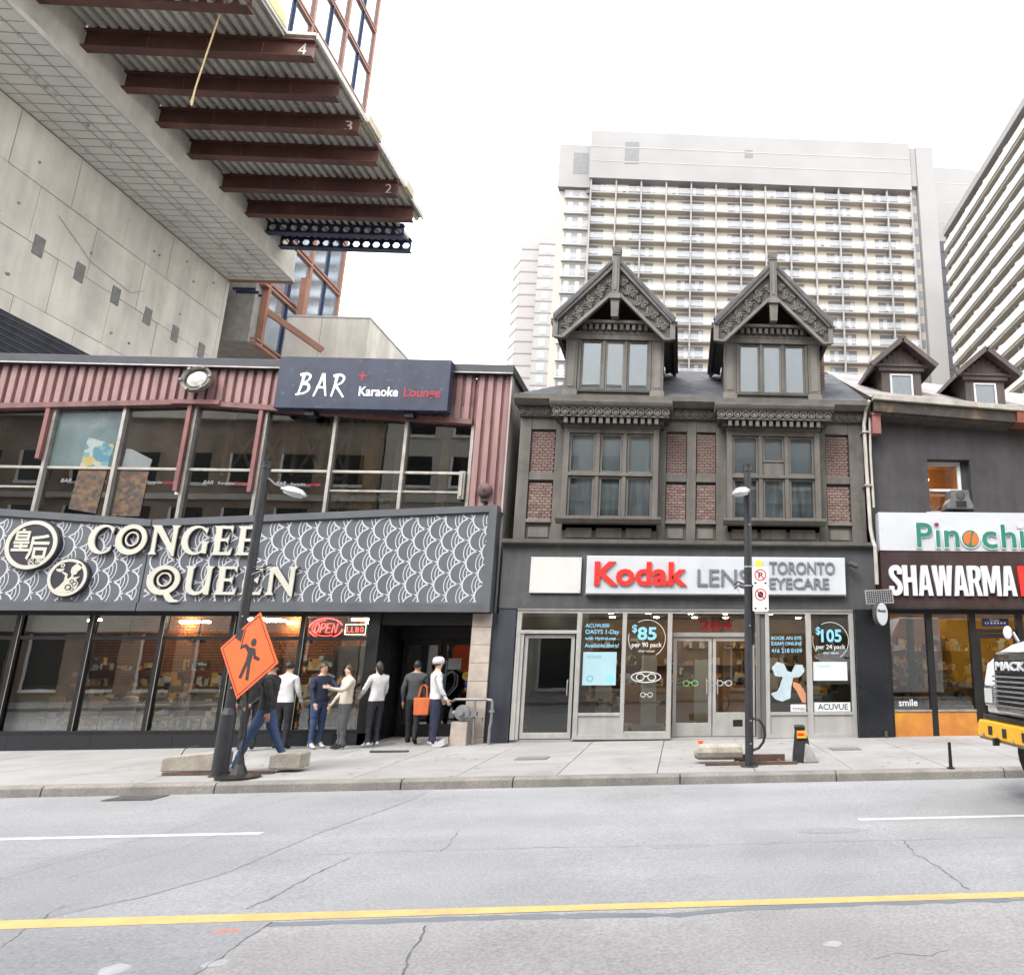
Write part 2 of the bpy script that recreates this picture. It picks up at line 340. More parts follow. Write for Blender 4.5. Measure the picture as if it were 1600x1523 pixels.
alum = mat('shop_aluminium', (.4, .395, .38), .42, .1, 3, metal=.35, streak=.15)
black_gloss = mat('black_gloss_panel', (.012, .013, .016), .25, .2, .8)
pane_up = glass('upper_pane', (.86, .9, .92), .65)
pane_shop = glass('shop_pane', (.84, .88, .88), .75)
blind = mat('pale_blind', (.44, .465, .475), .9, .1, .9, streak=.12)
blind_lit = mat('bright_blind', (.7, .72, .72), .9, .08, .9, streak=.1)
blind_dim = mat('dim_curtain', (.5, .55, .57), .9, .25, 1.0, streak=.5, streak_scale=9)
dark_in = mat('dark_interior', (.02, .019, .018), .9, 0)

kb = thing('eyecare_building', (0, 16.3, 0), 'old gabled house with twin carved dormers, brick panels and eyecare shop below', 'building')
# core and floors
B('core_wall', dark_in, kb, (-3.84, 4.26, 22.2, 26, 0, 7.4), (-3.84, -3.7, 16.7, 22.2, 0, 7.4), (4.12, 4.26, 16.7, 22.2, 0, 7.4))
B('upper_wall', trim_dk, kb, (-3.84, 4.26, 16.42, 16.7, 4.25, 7.45))
B('party_wall', mat('party_brick', (.09, .07, .06), .9, .2), kb, (-3.85, -3.843, 16.45, 26, 0, 7.4))
# --- brick panels between painted boards
BW, BH, J = .118, .054, .012
me_b = MB().box(0, BW, 0, .03, 0, BH).mesh('brick', brick_m)
me_h = MB().box(0, BW/2-J/2, 0, .03, 0, BH).mesh('brick', brick_m)
cols = ((-3.56, -3.03), (-.41, .03), (.29, .72), (3.36, 3.89))
for ci, (x0, x1) in enumerate(cols):
    for z0, z1, low in ((4.78, 5.68, True), (5.88, 6.9, False)):
        pan = B('brick_panel', mortar, kb, (x0-.02, x1+.02, 16.375, 16.419, z0-.02, z1+.02))
        jb = MB(); r_ = 0; z = z0
        while z+BH <= z1+.001:
            x = x0 - (BW/2+J/2 if r_ % 2 else 0)
            while x < x1:
                a, b = max(x, x0), min(x+BW, x1)
                if b-a > .03:
                    dy = random.uniform(-.006, .004)
                    if low:
                        me = me_b if b-a > BW-.002 else None
                        if me is None: me = MB().box(0, b-a, 0, .03, 0, BH).mesh('brick', brick_m)
                        link('brick', me, pan, loc=(a, 16.35+dy, z))
                    else: jb.box(a, b, 16.35+dy, 16.38+dy, z, z+BH)
                x += BW+J
            z += BH+J; r_ += 1
        if not low: jb.build('brickwork', brick_m, pan, kind='stuff')
# --- timber boards: posts, rails, little panels under the bricks
def board(*b, nm='timber', m=trim): return B(nm, m, kb, b, bevel=.008)
posts = [(-3.84, -3.58), (-3.01, -2.72), (-.62, -.43), (.05, .27), (.74, 1.02), (3.15, 3.34), (3.91, 4.25)]
for a, b in posts: board(a, b, 16.29, 16.42, 4.27, 7.2, nm='post')
for (x0, x1) in cols:
    board(x0-.018, x1+.018, 16.3, 16.42, 5.69, 5.87, nm='rail'); board(x0-.018, x1+.018, 16.3, 16.42, 6.91, 7.2, nm='rail')
    board(x0-.018, x1+.018, 16.26, 16.42, 4.69, 4.77, nm='rail', m=trim_lt); board(x0-.018, x1+.018, 16.36, 16.42, 4.3, 4.688, nm='apron_panel')
    board(x0+.04, x1-.04, 16.335, 16.36, 4.36, 4.6, nm='raised_panel', m=trim_lt)
# --- frieze with rosettes and gutter between the bays
board(-3.86, 4.28, 16.2, 16.42, 7.2, 7.44, nm='frieze')
ros = MB().lathe([(.0, -.012), (.04, -.03), (.05, -.008), (.06, -.008), (.07, -.045), (.086, -.045), (.092, 0)], n=14, ax='y').mesh('rosette', trim_lt)
for x0, x1 in ((-3.8, -3.1), (-.35, .7), (3.6, 4.2)):
    x = x0
    while x <= x1: link('rosette', ros, kb, loc=(x, 16.199, 7.32)); x += .185
MB().prism([(16.4, 7.44), (16.05, 7.44), (15.92, 7.52), (15.88, 7.52), (15.86, 7.62), (15.9, 7.625), (16.4, 7.625)], -3.95, 4.33, 'x').build('gutter', trim_lt, kb)
# --- main roof, hipped at the left
rf = MB(); rf.add([(-3.97, 15.95, 7.63), (4.36, 15.95, 7.63), (4.36, 20.0, 10.0), (-1.4, 20.0, 10.0), (-3.97, 26, 7.63), (4.36, 26, 7.63), (4.36, 21, 10.0)], [(0, 1, 2, 3), (0, 3, 4), (3, 2, 6), (3, 6, 5, 4)])
roof = rf.build('roof', shingle, kb)
for k in range(1, 18):       # shingle courses
    t = k/18; y = 15.95+4.05*t; z = 7.63+2.37*t; xa = -3.97+(2.57)*t
    MB().prism([(y-.13, z-.076+.012), (y+.11, z+.064+.006), (y+.11, z+.064), (y-.13, z-.076)], xa+.05, 4.36, 'x').build('shingle_course', shingle, roof)
def chim():
    c = B('chimney', mortar, roof, (3.36, 3.6, 17.4, 18.0, 8.0, 9.6)); b = MB(); z = 8.3; r_ = 0
    while z < 9.55:
        x = 3.345-(.06 if r_ % 2 else 0)
        while x < 3.6:
            a, e = max(x, 3.345), min(x+.118, 3.615)
            if e-a > .03: b.box(a, e, 17.385, 17.42, z, z+.068)
            x += .13
        y = 17.385-(.06 if r_ % 2 else 0)
        while y < 18:
            a, e = max(y, 17.425), min(y+.118, 18.01)
            if e-a > .03: b.box(3.345, 3.375, a, e, z, z+.068); b.box(3.58, 3.615, a, e, z, z+.068)
            y += .13
        z += .08; r_ += 1
    b.build('brickwork', brick_m, c, kind='stuff')
chim()
# --- bay window with entablature, and the dormer above it
def sash(parent, x0, x1, z0, z1, y, bm, fm, fr=.05, d=.05, glassm=pane_up, gap=.07):
    w = MB().box(x0, x0+fr, y, y+d, z0, z1).box(x1-fr, x1, y, y+d, z0, z1).box(x0+fr, x1-fr, y, y+d, z0, z0+fr).box(x0+fr, x1-fr, y, y+d, z1-fr, z1).build('window', fm, parent, bevel=.004)
    B('pane', glassm, w, (x0+fr, x1-fr, y+d*.5, y+d*.5+.004, z0+fr, z1-fr))
    if bm: B('blind', bm, w, (x0+fr*.5, x1-fr*.5, y+d+gap, y+d+gap+.01, z0, z1))
    return w
def bay(cx, variant):
    X0, X1 = cx-1.085, cx+1.085
    y = 15.97
    bx = B('bay_window', trim_dk, kb, (X0+.03, X1-.03, y+.2, 16.42, 4.5, 7.0), label='projecting timber bay window with six sashes')
    p = lambda nm, *bs, m=trim: B(nm, m, bx, *bs, bevel=.008)
    p('post', (X0, X0+.13, y, 16.3, 4.76, 6.86)); p('post', (X1-.13, X1, y, 16.3, 4.76, 6.86))
    mx = [X0+.13, X0+.13+.6, X0+.13+.6+.1, X1-.83, X1-.73, X1-.13]
    zz = (4.76, 5.72, 5.80, 6.74)
    for a, b in ((mx[1], mx[2]), (mx[3], mx[4])): p('mullion', (a+.002, b-.002, y+.01, y+.2, zz[0], zz[3]))
    p('transom', (X0+.132, X1-.132, y-.01, y+.2, zz[1]+.002, zz[2]-.002)); p('head', (X0+.132, X1-.132, y-.005, y+.2, zz[3], 6.86))
    for k, (a, b) in enumerate(((mx[0], mx[1]), (mx[2], mx[3]), (mx[4], mx[5]))):
        sash(bx, a+.003, b-.003, zz[0]+.003, zz[1]-.003, y+.05, blind_dim, trim)
        if variant and k == 1:
            sash(bx, a+.003, b-.003, 6.12, zz[3]-.003, y+.05, blind_lit, trim); p('boarding', (a+.003, b-.003, y+.07, y+.1, zz[2]+.003, 6.115))
        else: sash(bx, a+.003, b-.003, zz[2]+.003, zz[3]-.003, y+.05, blind_lit, trim)
    MB().prism([(y+.2, 4.64), (y-.02, 4.64), (y-.06, 4.68), (y-.14, 4.7), (y-.15, 4.755), (y+.2, 4.758)], X0-.09, X1+.09, 'x').build('sill', trim_lt, bx, bevel=.006)
    p('apron', (X0+.02, X1-.02, y+.2, 16.3, 4.27, 4.64), m=trim_dk)
    for k in range(3):
        a = X0+.12+k*.67; p('raised_panel', (a, a+.58, y+.18, y+.198, 4.33, 4.56), m=trim)
    # entablature: dentils, rosette band, cornice
    p('architrave', (X0-.02, X1+.02, y-.04, 16.3, 6.862, 6.93)); p('bed', (X0-.1, X1+.1, 15.84, 16.3, 6.932, 7.06), m=trim_dk)
    n = 14
    dm = MB().box(-.042, .042, 15.72, 15.839, 6.9, 7.03).mesh('dentil', trim)
    for k in range(n): link('dentil', dm, bx, loc=(X0-.02+(X1-X0+.04)*(k+.5)/n, 0, 0))
    p('rosette_band', (X0-.22, X1+.22, 15.7, 16.3, 7.061, 7.25), m=trim_dk); p('band_fillet', (X0-.235, X1+.235, 15.685, 15.72, 7.04, 7.075), m=trim_lt)
    n = 14
    for k in range(n): link('rosette', ros, bx, loc=(X0-.15+(X1-X0+.3)*k/(n-1), 15.699, 7.16))
    MB().prism([(16.3, 7.25), (15.68, 7.25), (15.64, 7.28), (15.6, 7.29), (15.56, 7.35), (15.55, 7.4), (16.3, 7.42)], X0-.3, X1+.3, 'x').build('cornice', trim_lt, bx, bevel=.005)
def leaf_scroll(parent, x0, z0, x1, z1, w, y):
    """carved foliage running along a bargeboard: rows of petals fanned out from a wavy stem"""
    b = MB(); L_ = math.hypot(x1-x0, z1-z0); ux, uz = (x1-x0)/L_, (z1-z0)/L_; nx, nz = -uz, ux
    n = 9
    for k in range(n):
        t = (k+.5)/n*L_; sgn = 1 if k % 2 else -1
        cx, cz = x0+ux*t+nx*w*.12*sgn, z0+uz*t+nz*w*.12*sgn
        base = math.atan2(uz, ux)+(math.pi if sgn > 0 else 0)
        for j in range(9):
            a = base+R(-100+25*j); l = w*(.46 if j % 2 else .38)
            ex, ez = cx+math.cos(a)*l, cz+math.sin(a)*l
            pts = [(cx+math.cos(a)*l*.15, y-.004, cz+math.sin(a)*l*.15), (cx+math.cos(a)*l*.6, y-.03, cz+math.sin(a)*l*.6), (ex, y-.012, ez)]
            b.tube(pts, [.008, .019, .006], 5)
        b.ell((cx, y-.012, cz), (.03, .024, .03), 8, 5)
        b.tube([(cx-ux*.09+nx*w*.28*-sgn, y-.01, cz-uz*.09+nz*w*.28*-sgn), (cx, y-.02, cz), (cx+ux*.12+nx*w*.3*-sgn, y-.01, cz+uz*.12+nz*w*.3*-sgn)], .012, 5)
    return b.build('carved_foliage', trim_lt, parent, smooth=True)
def dormer(cx, chimney_side):
    y = 15.97
    d = B('dormer', trim_dk, kb, (cx-1.1, cx+1.1, y+.12, 18.6, 7.42, 9.28), label='gabled timber dormer with carved bargeboards and triple window')
    p = lambda nm, *bs, m=trim: B(nm, m, d, *bs, bevel=.007)
    MB().prism([(-1.1+cx, 9.28), (cx+1.1, 9.28), (cx, 10.45)], y+.35, 18.6).build('gable_wall', trim_dk, d)
    # pilasters
    for s_ in (-1, 1):
        a, b = sorted((cx+s_*1.15, cx+s_*.87)); p('pilaster', (a, b, y, y+.3, 7.78, 9.1)); p('pilaster_base', (a-.03, b+.03, y-.04, y+.3, 7.42, 7.78), m=trim_lt)
        p('pilaster_panel', (a+.06, b-.06, y-.012, y, 7.86, 9.0), m=trim_lt)
    p('apron', (cx-.87, cx+.87, y+.03, y+.12, 7.42, 7.74), m=trim_lt); MB().prism([(y+.12, 7.74), (y-.03, 7.74), (y-.05, 7.79), (y+.12, 7.8)], cx-.87, cx+.87, 'x').build('sill', trim_lt, d)
    xs = [cx-.83, cx-.26, cx+.26, cx+.83]
    for k in range(3): sash(d, xs[k]+.035, xs[k+1]-.035, 7.81, 9.05, y+.05, blind, trim_lt if k == 1 else trim, fr=.045, gap=.004)
    for a in xs: p('mullion', (a-.033, a+.033, y+.02, y+.12, 7.8, 9.06))
    p('lintel', (cx-1.17, cx+1.17, y-.02, y+.12, 9.062, 9.2)); p('bed_mould', (cx-1.0, cx+1.0, y-.03, y+.34, 9.202, 9.26), m=trim_lt)
    dm = MB().box(-.04, .04, y-.13, y-.03, 9.27, 9.4).mesh('dentil', trim)
    p('dentil_backing', (cx-.86, cx+.86, y-.03, y+.34, 9.262, 9.42), m=trim_dk)
    for k in range(11): link('dentil', dm, d, loc=(cx-.72+1.44*k/10, 0, 0))
    p('dentil_cap', (cx-.74, cx+.74, y-.16, y+.34, 9.422, 9.5), m=trim)
    # roof slopes
    for s_ in (-1, 1):
        A, Bp = Vector((cx, 0, 10.99)), Vector((cx+s_*1.42, 0, 9.4)); t = .07
        MB().add([(A.x, 15.5, A.z), (Bp.x, 15.5, Bp.z), (Bp.x, 18.9, Bp.z), (A.x, 19.3, A.z), (A.x, 15.5, A.z-t), (Bp.x-s_*.04, 15.5, Bp.z-t), (Bp.x-s_*.04, 18.9, Bp.z-t), (A.x, 19.3, A.z-t)],
                 [(0, 1, 2, 3), (7, 6, 5, 4), (0, 4, 5, 1), (1, 5, 6, 2), (2, 6, 7, 3)]).build('roof_slope', shingle, d)
        MB().add([(cx+s_*1.12, y+.3, 9.3), (cx+s_*1.38, y+.3, 9.38), (cx+s_*1.38, 18.6, 9.38), (cx+s_*1.12, 18.6, 9.3)], [(0, 1, 2, 3)]).build('eave_soffit', trim_dk, d)
        B('side_gutter', trim_dk, d, tuple(sorted((cx+s_*1.36, cx+s_*1.47)))+(15.62, 18.5, 9.28, 9.41))
        # bargeboard: outer moulding, carved field, inner moulding, end drop
        ox = [(cx+s_*.09, 10.83), (cx+s_*1.34, 9.45), (cx+s_*1.34, 8.96), (cx+s_*1.17, 8.92), (cx+s_*.09, 10.02)]
        bb = MB().prism(ox, 15.62, 15.7).build('bargeboard', trim_dk, d)
        q = lambda a, b2, w, yy, dp, nm, m: MB().bar((a[0], yy, a[1]), (b2[0], yy, b2[1]), dp, w, (0, 0, 1)).build(nm, m, bb)
        q((cx+s_*.07, 10.86), (cx+s_*1.37, 9.43), .15, 15.6, .14, 'outer_moulding', trim); q((cx+s_*.07, 10.74), (cx+s_*1.34, 9.34), .04, 15.585, .1, 'outer_bead', trim_lt)
        q((cx+s_*.07, 10.06), (cx+s_*1.18, 8.93), .07, 15.6, .12, 'inner_moulding', trim_lt); q((cx+s_*1.36, 9.42), (cx+s_*1.36, 8.93), .05, 15.6, .12, 'end_moulding', trim_lt)
        q((cx+s_*1.37, 8.94), (cx+s_*1.17, 8.92), .05, 15.6, .12, 'end_moulding', trim_lt)
        leaf_scroll(bb, cx+s_*1.22, 9.14, cx+s_*.12, 10.38, .34, 15.62)
    # king post with finial and pendant
    p('king_post', (cx-.085, cx+.085, 15.48, 15.66, 10.0, 11.02), m=trim); p('post_groove', (cx-.03, cx+.03, 15.465, 15.48, 10.1, 10.95), m=trim_lt)
    p('finial', (cx-.1, cx+.1, 15.46, 15.68, 11.02, 11.06), m=trim_lt); MB().prism([(cx-.075, 11.06), (cx+.075, 11.06), (cx+.115, 11.18), (cx+.115, 11.22), (cx-.115, 11.22), (cx-.115, 11.18)], 15.45, 15.69).build('finial_cap', trim, d)
    p('pendant_collar', (cx-.125, cx+.125, 15.45, 15.69, 9.88, 9.998), m=trim_lt)
    MB().prism([(cx-.1, 9.88), (cx+.1, 9.88), (cx+.08, 9.44), (cx-.08, 9.44)], 15.5, 15.66).build('pendant', trim, d)
for i_, cx in enumerate((-1.68, 2.06)):
    bay(cx, i_); dormer(cx, i_)
# --- shop front below
B('fascia', charcoal, kb, (-4.0, 4.36, 16.16, 16.5, 2.76, 4.17))
MB().prism([(16.5, 4.17), (16.1, 4.17), (16.0, 4.19), (15.98, 4.265), (16.5, 4.29)], -4.03, .0, 'x').build('fascia_flashing', trim_lt, kb); MB().prism([(16.5, 4.168), (16.1, 4.168), (16.005, 4.188), (15.985, 4.26), (16.5, 4.285)], .003, 4.37, 'x').build('fascia_flashing', trim_lt, kb)
B('pier', slate_blue, kb, (-4.0, -3.62, 16.18, 16.7, -.2, 2.758)); B('pier', black_gloss, kb, (3.84, 4.6, 16.1, 16.7, -.2, 2.758))
B('end_return', charcoal, kb, (-4.0, -3.86, 16.5, 18, -.2, 4.17))
B('sidewalk_step', concrete_walk, kb, (-3.61, 3.83, 16.25, 17.1, -.2, .025))
B('shop_floor', mat('shop_floor', (.2, .17, .14), .5), kb, (-3.7, 4.12, 17.1, 22.2, -.1, .02)); B('shop_ceiling', mat('shop_ceiling', (.05, .05, .055), .8), kb, (-3.7, 4.12, 16.6, 22.2, 2.85, 2.95))
sf = B('shop_front', alum, kb, (-3.6, 3.83, 16.2, 16.32, 2.66, 2.755), (-3.6, 3.83, 16.17, 16.2, 2.725, 2.775), bevel=.005)
fp = lambda nm, *bs, m=alum: B(nm, m, sf, *bs, bevel=.004)
for a, b in ((-3.6, -3.5), (-2.3, -2.2), (-1.31, -1.22), (-.32, -.22), (1.84, 1.93), (2.75, 2.87), (3.73, 3.83)): fp('mullion', (a, b, 16.2, 16.32, .025, 2.66))
fp('mullion', (1.66, 1.72, 16.22, 16.32, .025, 2.66), (1.722, 1.838, 16.27, 16.3, .025, 2.66), m=mat('alum_dark', (.12, .12, .12), .5, .1))
pn = lambda a, b, c, d_, par, yy=16.26: B('pane', pane_shop, par, (a, b, yy, yy+.005, c, d_))
def window(a, b, c, d_, panel=True):
    w = fp('display_window', (a, b, 16.21, 16.31, c, c+.06)); pn(a, b, c+.06, d_, w)
    if panel: B('bulkhead_panel', alum, w, (a, b, 16.24, 16.28, .12, c)); B('plinth', alum, w, (a, b, 16.2, 16.32, .025, .12))
    return w
w1 = window(-2.2, -1.31, .5, 2.66); w2 = window(-1.22, -.32, .12, 2.66, False); B('plinth', alum, w2, (-1.22, -.32, 16.2, 16.32, .025, .12))
w3 = window(1.93, 2.75, .5, 2.66); w4 = window(2.87, 3.73, .5, 2.66)
def door(a, b, y, zt, kick, nm='door', handle=1):
    f = .075
    dd = MB().box(a, a+f, y, y+.05, .04, zt).box(b-f, b, y, y+.05, .04, zt).box(a+f, b-f, y, y+.05, zt-f, zt).box(a+f, b-f, y, y+.05, .04, .04+kick).build(nm, alum, sf, bevel=.004)
    B('pane', pane_shop, dd, (a+f, b-f, y+.02, y+.025, .04+kick, zt-f))
    hx = b-.11 if handle > 0 else a+.11
    MB().tube([(hx, y-.0, .92), (hx, y-.06, .94), (hx, y-.06, 1.22), (hx, y, 1.24)], .011, 8).build('handle', alum, dd)
    return dd
d1 = door(-3.42, -2.34, 16.27, 2.2, .12); fp('transom', (-3.5, -2.3, 16.2, 16.32, 2.22, 2.29)); pn(-3.5, -2.3, 2.29, 2.66, sf)
fp('jamb', (-3.5, -3.43, 16.22, 16.32, .025, 2.22)); 
B('stair_wall', mat('stair_wall', (.02, .022, .024), .8), kb, (-3.5, -2.31, 17.6, 17.65, 0, 2.8), (-2.26, -2.23, 16.35, 17.65, 0, 2.8))
d2 = door(-.19, .67, 16.55, 2.15, .28, handle=1); d3 = door(.69, 1.63, 16.55, 2.15, .5, handle=-1)
fp('transom', (-.22, 1.66, 16.5, 16.62, 2.17, 2.26)); pn(-.22, 1.66, 2.26, 2.66, sf, 16.56); fp('recess_side', (-.3, -.22, 16.322, 16.62, .025, 2.66)); fp('recess_side', (1.66, 1.72, 16.322, 16.62, .025, 2.66))
# shop interior: back wall, lit shelves, counter, people-high frame displays, pot lights
warm = mat('shop_back_wall', (.34, .22, .14), .8, .2, 1.2); shelf = mat('shop_shelf', (.3, .25, .2), .6, .2, 2)
inn = B('shop_back_wall', warm, kb, (-3.7, 4.12, 22.0, 22.19, 0, 2.9))
for k in range(7): B('shelf', shelf, inn, (-3.0+k*.95, -2.3+k*.95, 21.6, 21.999, .5, .54), (-3.0+k*.95, -2.3+k*.95, 21.6, 21.999, 1.0, 1.04), (-3.0+k*.95, -2.3+k*.95, 21.6, 21.999, 1.5, 1.54), (-3.0+k*.95, -2.97+k*.95, 21.6, 21.999, .04, 1.9))
B('counter', mat('counter_wood', (.3, .16, .07), .4, .2, 2), kb, (-1.5, 1.8, 19.6, 20.1, .02, 1.0)); B('display_case', mat('case_white', (.5, .5, .5), .5), kb, (2.0, 3.6, 17.4, 17.8, .02, .9)); B('display_case', MATS['case_white'], kb, (-2.1, -1.35, 16.9, 17.3, .02, .5))
def stock_mat(name, cs, sc):
    m = bpy.data.materials.new(name); m.use_nodes = True; N = m.node_tree.nodes; L = m.node_tree.links; p = N['Principled BSDF']; p.inputs['Roughness'].default_value = .6
    g = N.new('ShaderNodeNewGeometry'); v = N.new('ShaderNodeTexVoronoi'); v.distance = 'CHEBYCHEV'; v.inputs['Scale'].default_value = sc; r = N.new('ShaderNodeValToRGB'); r.color_ramp.interpolation = 'CONSTANT'
    while len(r.color_ramp.elements) < len(cs): r.color_ramp.elements.new(.5)
    for i, c in enumerate(cs): r.color_ramp.elements[i].position = i/len(cs); r.color_ramp.elements[i].color = (*c, 1)
    L.new(g.outputs['Position'], v.inputs['Vector']); L.new(v.outputs['Color'], r.inputs[0]); L.new(r.outputs[0], p.inputs['Base Color']); return m
stock = stock_mat('shop_stock', [(.7, .68, .62), (.12, .08, .06), (.6, .3, .1), (.5, .52, .55), (.05, .05, .06), (.7, .55, .3), (.25, .35, .45)], 6)
def clutter(par, x0, x1, y0, y1, zs, n, wmax=.28, hmax=.3, m_=None, seed=1):
    rg = random.Random(seed); b = MB()
    for z in zs:
        for k in range(n):
            x, y = rg.uniform(x0, x1), rg.uniform(y0, y1); w, dd_, hh = rg.uniform(.05, wmax)/2, rg.uniform(.04, .12), rg.uniform(.06, hmax); b.box(x-w, x+w, y-dd_, y+dd_, z, z+hh)
    return b.build('stock', m_ or stock, par, kind='stuff')
clutter(kb, -3.2, 3.8, 21.6, 21.95, (.54, 1.04, 1.54, 2.0), 26, seed=3); clutter(kb, -2.0, -.4, 17.2, 18.6, (.05, .6, 1.1), 9, seed=4); clutter(kb, 1.9, 3.7, 17.3, 18.6, (.9, .05, 1.3), 10, seed=5); clutter(kb, -1.5, 1.8, 19.6, 20.0, (1.0, 1.2), 12, seed=6)
for x_ in (-1.9, -.8, .5, 2.2, 3.2):
    B('display_tower', mat('tower_white', (.6, .58, .55), .5, .1, 3), kb, (x_-.18, x_+.18, 18.3, 18.6, .03, random.uniform(1.2, 1.9)))
pot = emit('pot_light', (1, .76, .48), 34)
pm = MB().lathe([(.075, 0), (.075, .02)], n=12).mesh('pot_light', pot)
for x_ in (-3.0, -1.9, -.8, .3, 1.2, 2.3, 3.3):
    for y_ in (17.3, 19.0, 20.8): link('pot_light', pm, kb, loc=(x_+random.uniform(-.1, .1), y_, 2.826))
# --- lettering on the glass
deep_blue = mat('decal_blue', (.2, .5, .68), .6, 0); decal_w = mat('decal_white', (.55, .57, .58), .6, 0); decal_red = mat('decal_red', (.42, .02, .03), .6, 0); decal_pale = mat('decal_pale', (.3, .45, .5), .7, .08)
gy = 16.254
for s_, a, b, z_, m_ in (('ACUVUE®', -2.12, -1.6, 2.36, deep_blue), ('OASYS 1-Day', -2.12, -1.38, 2.22, deep_blue), ('with HydraLuxe', -2.12, -1.45, 2.09, deep_blue), ('Available Here!', -2.12, -1.38, 1.93, deep_blue)): text(s_, a, b, z_, gy, m_, w1, .003, bold=.01)
po = B('poster', decal_pale, w1, (-2.14, -1.42, gy-.004, gy, 1.13, 1.83)); text('ACUVUE', -2.07, -1.75, 1.7, gy-.005, mat('decal_teal', (.1, .3, .36), .6, 0), po, .002)
solid('logo', [circ(-1.56, 1.27, .085)], gy-.005, .002, deep_blue, po); solid('logo', [circ(-1.98, 1.27, .07), circ(-1.98, 1.27, .05)], gy-.005, .002, MATS['decal_teal'], po)
def price(a, b, s_, sub, par, x0):
    text('$', x0, x0+.11, b+.16, gy, deep_blue, par, .003, bold=.015); text(s_, x0+.12, x0+.12+a, b, gy, deep_blue, par, .003, bold=.028, height=.27)
    text(sub, x0, x0+.66, b-.16, gy, decal_w, par, .003, bold=.012); text('after rebate', x0+.15, x0+.5, b-.27, gy, decal_w, par, .003)
    cx = x0+.33; solid('ring', [arc(cx, b+.02, .41, -60, 120, 24)+arc(cx, b+.02, .398, 120, -60, 24)], gy, .003, decal_w, par); solid('ring', [arc(cx, b+.02, .41, 165, 215, 10)+arc(cx, b+.02, .398, 215, 165, 10)], gy, .003, decal_w, par)
price(.42, 2.1, '85', 'per 90 pack', w2, -1.1); price(.46, 2.06, '105', 'per 24 pack', w4, 2.98)
# spectacles drawn on the glass
def specs(cx, cz, s_, m_, par, yy):
    for k in (-1, 1): solid('spectacles', [circ(cx+k*.13*s_, cz, .1*s_, 20, .085*s_), circ(cx+k*.13*s_, cz, .08*s_, 20, .065*s_)], yy, .003, m_, par)
    solid('spectacles', [[(cx-.035*s_, cz+.01*s_), (cx+.035*s_, cz+.01*s_), (cx+.035*s_, cz+.035*s_), (cx-.035*s_, cz+.035*s_)]], yy, .003, m_, par)
solid('frame_outline', [circ(-.77, 1.3, .33, 32, .12), circ(-.77, 1.3, .31, 32, .1)], gy, .003, decal_w, w2); specs(-.77, 1.3, .95, decal_w, w2, gy-.001); specs(-.75, .93, .6, decal_w, w2, gy)
specs(.95, 1.16, .75, decal_w, d3, 16.565); specs(.2, 1.16, .75, mat('decal_green', (.2, .45, .2), .6, 0), d2, 16.565)
text('284', .38, 1.12, 2.33, 16.553, decal_red, sf, .004, bold=.03, height=.22)
for s_, a, b, z_ in (('BOOK AN EYE', 1.98, 2.66, 2.1), ('EXAM ONLINE', 1.98, 2.66, 1.98), ('416 218 0109', 1.98, 2.66, 1.82)): text(s_, a, b, z_, gy, deep_blue, w3, .003, bold=.012)
n4 = B('notice', decal_w, w4, (2.9, 3.66, gy-.004, gy, 1.22, 1.62)); text('PLEASE', 3.0, 3.28, 1.5, gy-.005, deep_blue, n4, .002)
n5 = B('notice', decal_w, w4, (2.9, 3.7, gy-.004, gy, .57, .76)); text('ACUVUE', 2.98, 3.64, .61, gy-.005, mat('decal_black', (.03, .03, .035), .6, 0), n5, .002, bold=.01)
n6 = B('notice', decal_w, w3, (2.38, 2.72, gy-.004, gy, .57, .72)); text('TOYOU', 2.42, 2.69, .6, gy-.005, MATS['decal_black'], n6, .002, bold=.01)
# shirt-like window display (white cut-out group with an orange arm)
solid('window_graphic', [[(1.95, .95), (2.1, 1.0), (2.15, 1.1), (2.22, 1.3), (2.05, 1.32), (1.98, 1.5), (2.1, 1.62), (2.25, 1.58), (2.33, 1.42), (2.42, 1.4), (2.5, 1.56), (2.66, 1.56), (2.71, 1.42), (2.6, 1.3), (2.45, 1.28), (2.4, 1.05), (2.38, .85), (2.2, .78), (2.05, .83)]], gy, .003, mat('graphic_white', (.36, .44, .48), .7, .12, 6), w3)
solid('window_graphic', [[(2.45, 1.2), (2.6, 1.15), (2.72, .95), (2.72, .75), (2.64, .76), (2.52, 1.0), (2.44, 1.1)]], gy, .003, mat('graphic_skin', (.45, .2, .11), .7, .1, 5), w3)
# --- signs on the fascia
sign_white = mat('sign_white', (.44, .46, .49), .35, .05, 1.5); red_face = mat('sign_red', (.62, .03, .025), .35, .05, 2); grey_face = mat('sign_grey', (.13, .145, .165), .4, .08, 2)
bs = thing('blank_sign', (-2.8, 16.16, 3.1), 'blank white rectangular sign panel left of the red lettered sign', 'sign'); B('panel', mat('blank_panel', (.49, .49, .465), .5, .04, 3), bs, (-3.36, -2.25, 16.1, 16.159, 3.09, 3.88), bevel=.006)
scr = MB().lathe([(.012, 0), (.012, -.006)], n=8, ax='y').mesh('screw', alum)
for x_ in (-3.32, -2.29, -2.8):
    for z_ in (3.13, 3.84): link('screw', scr, bs, loc=(x_, 16.1, z_))
ks = thing('eyecare_sign', (.75, 16.16, 3.05), 'long white sign with raised red and grey lettering over the eyecare shop', 'sign')
B('sign_box', sign_white, ks, (-2.12, 3.64, 15.98, 16.159, 3.07, 3.9), bevel=.01)
B('sign_rim', alum, ks, (-2.14, 3.66, 16.06, 16.15, 3.05, 3.069), (-2.14, 3.66, 16.06, 16.15, 3.901, 3.915))
text('Kodak', -1.94, .09, 3.27, 15.979, red_face, ks, .05, bold=.03, height=.5, letters=True, name='letter')
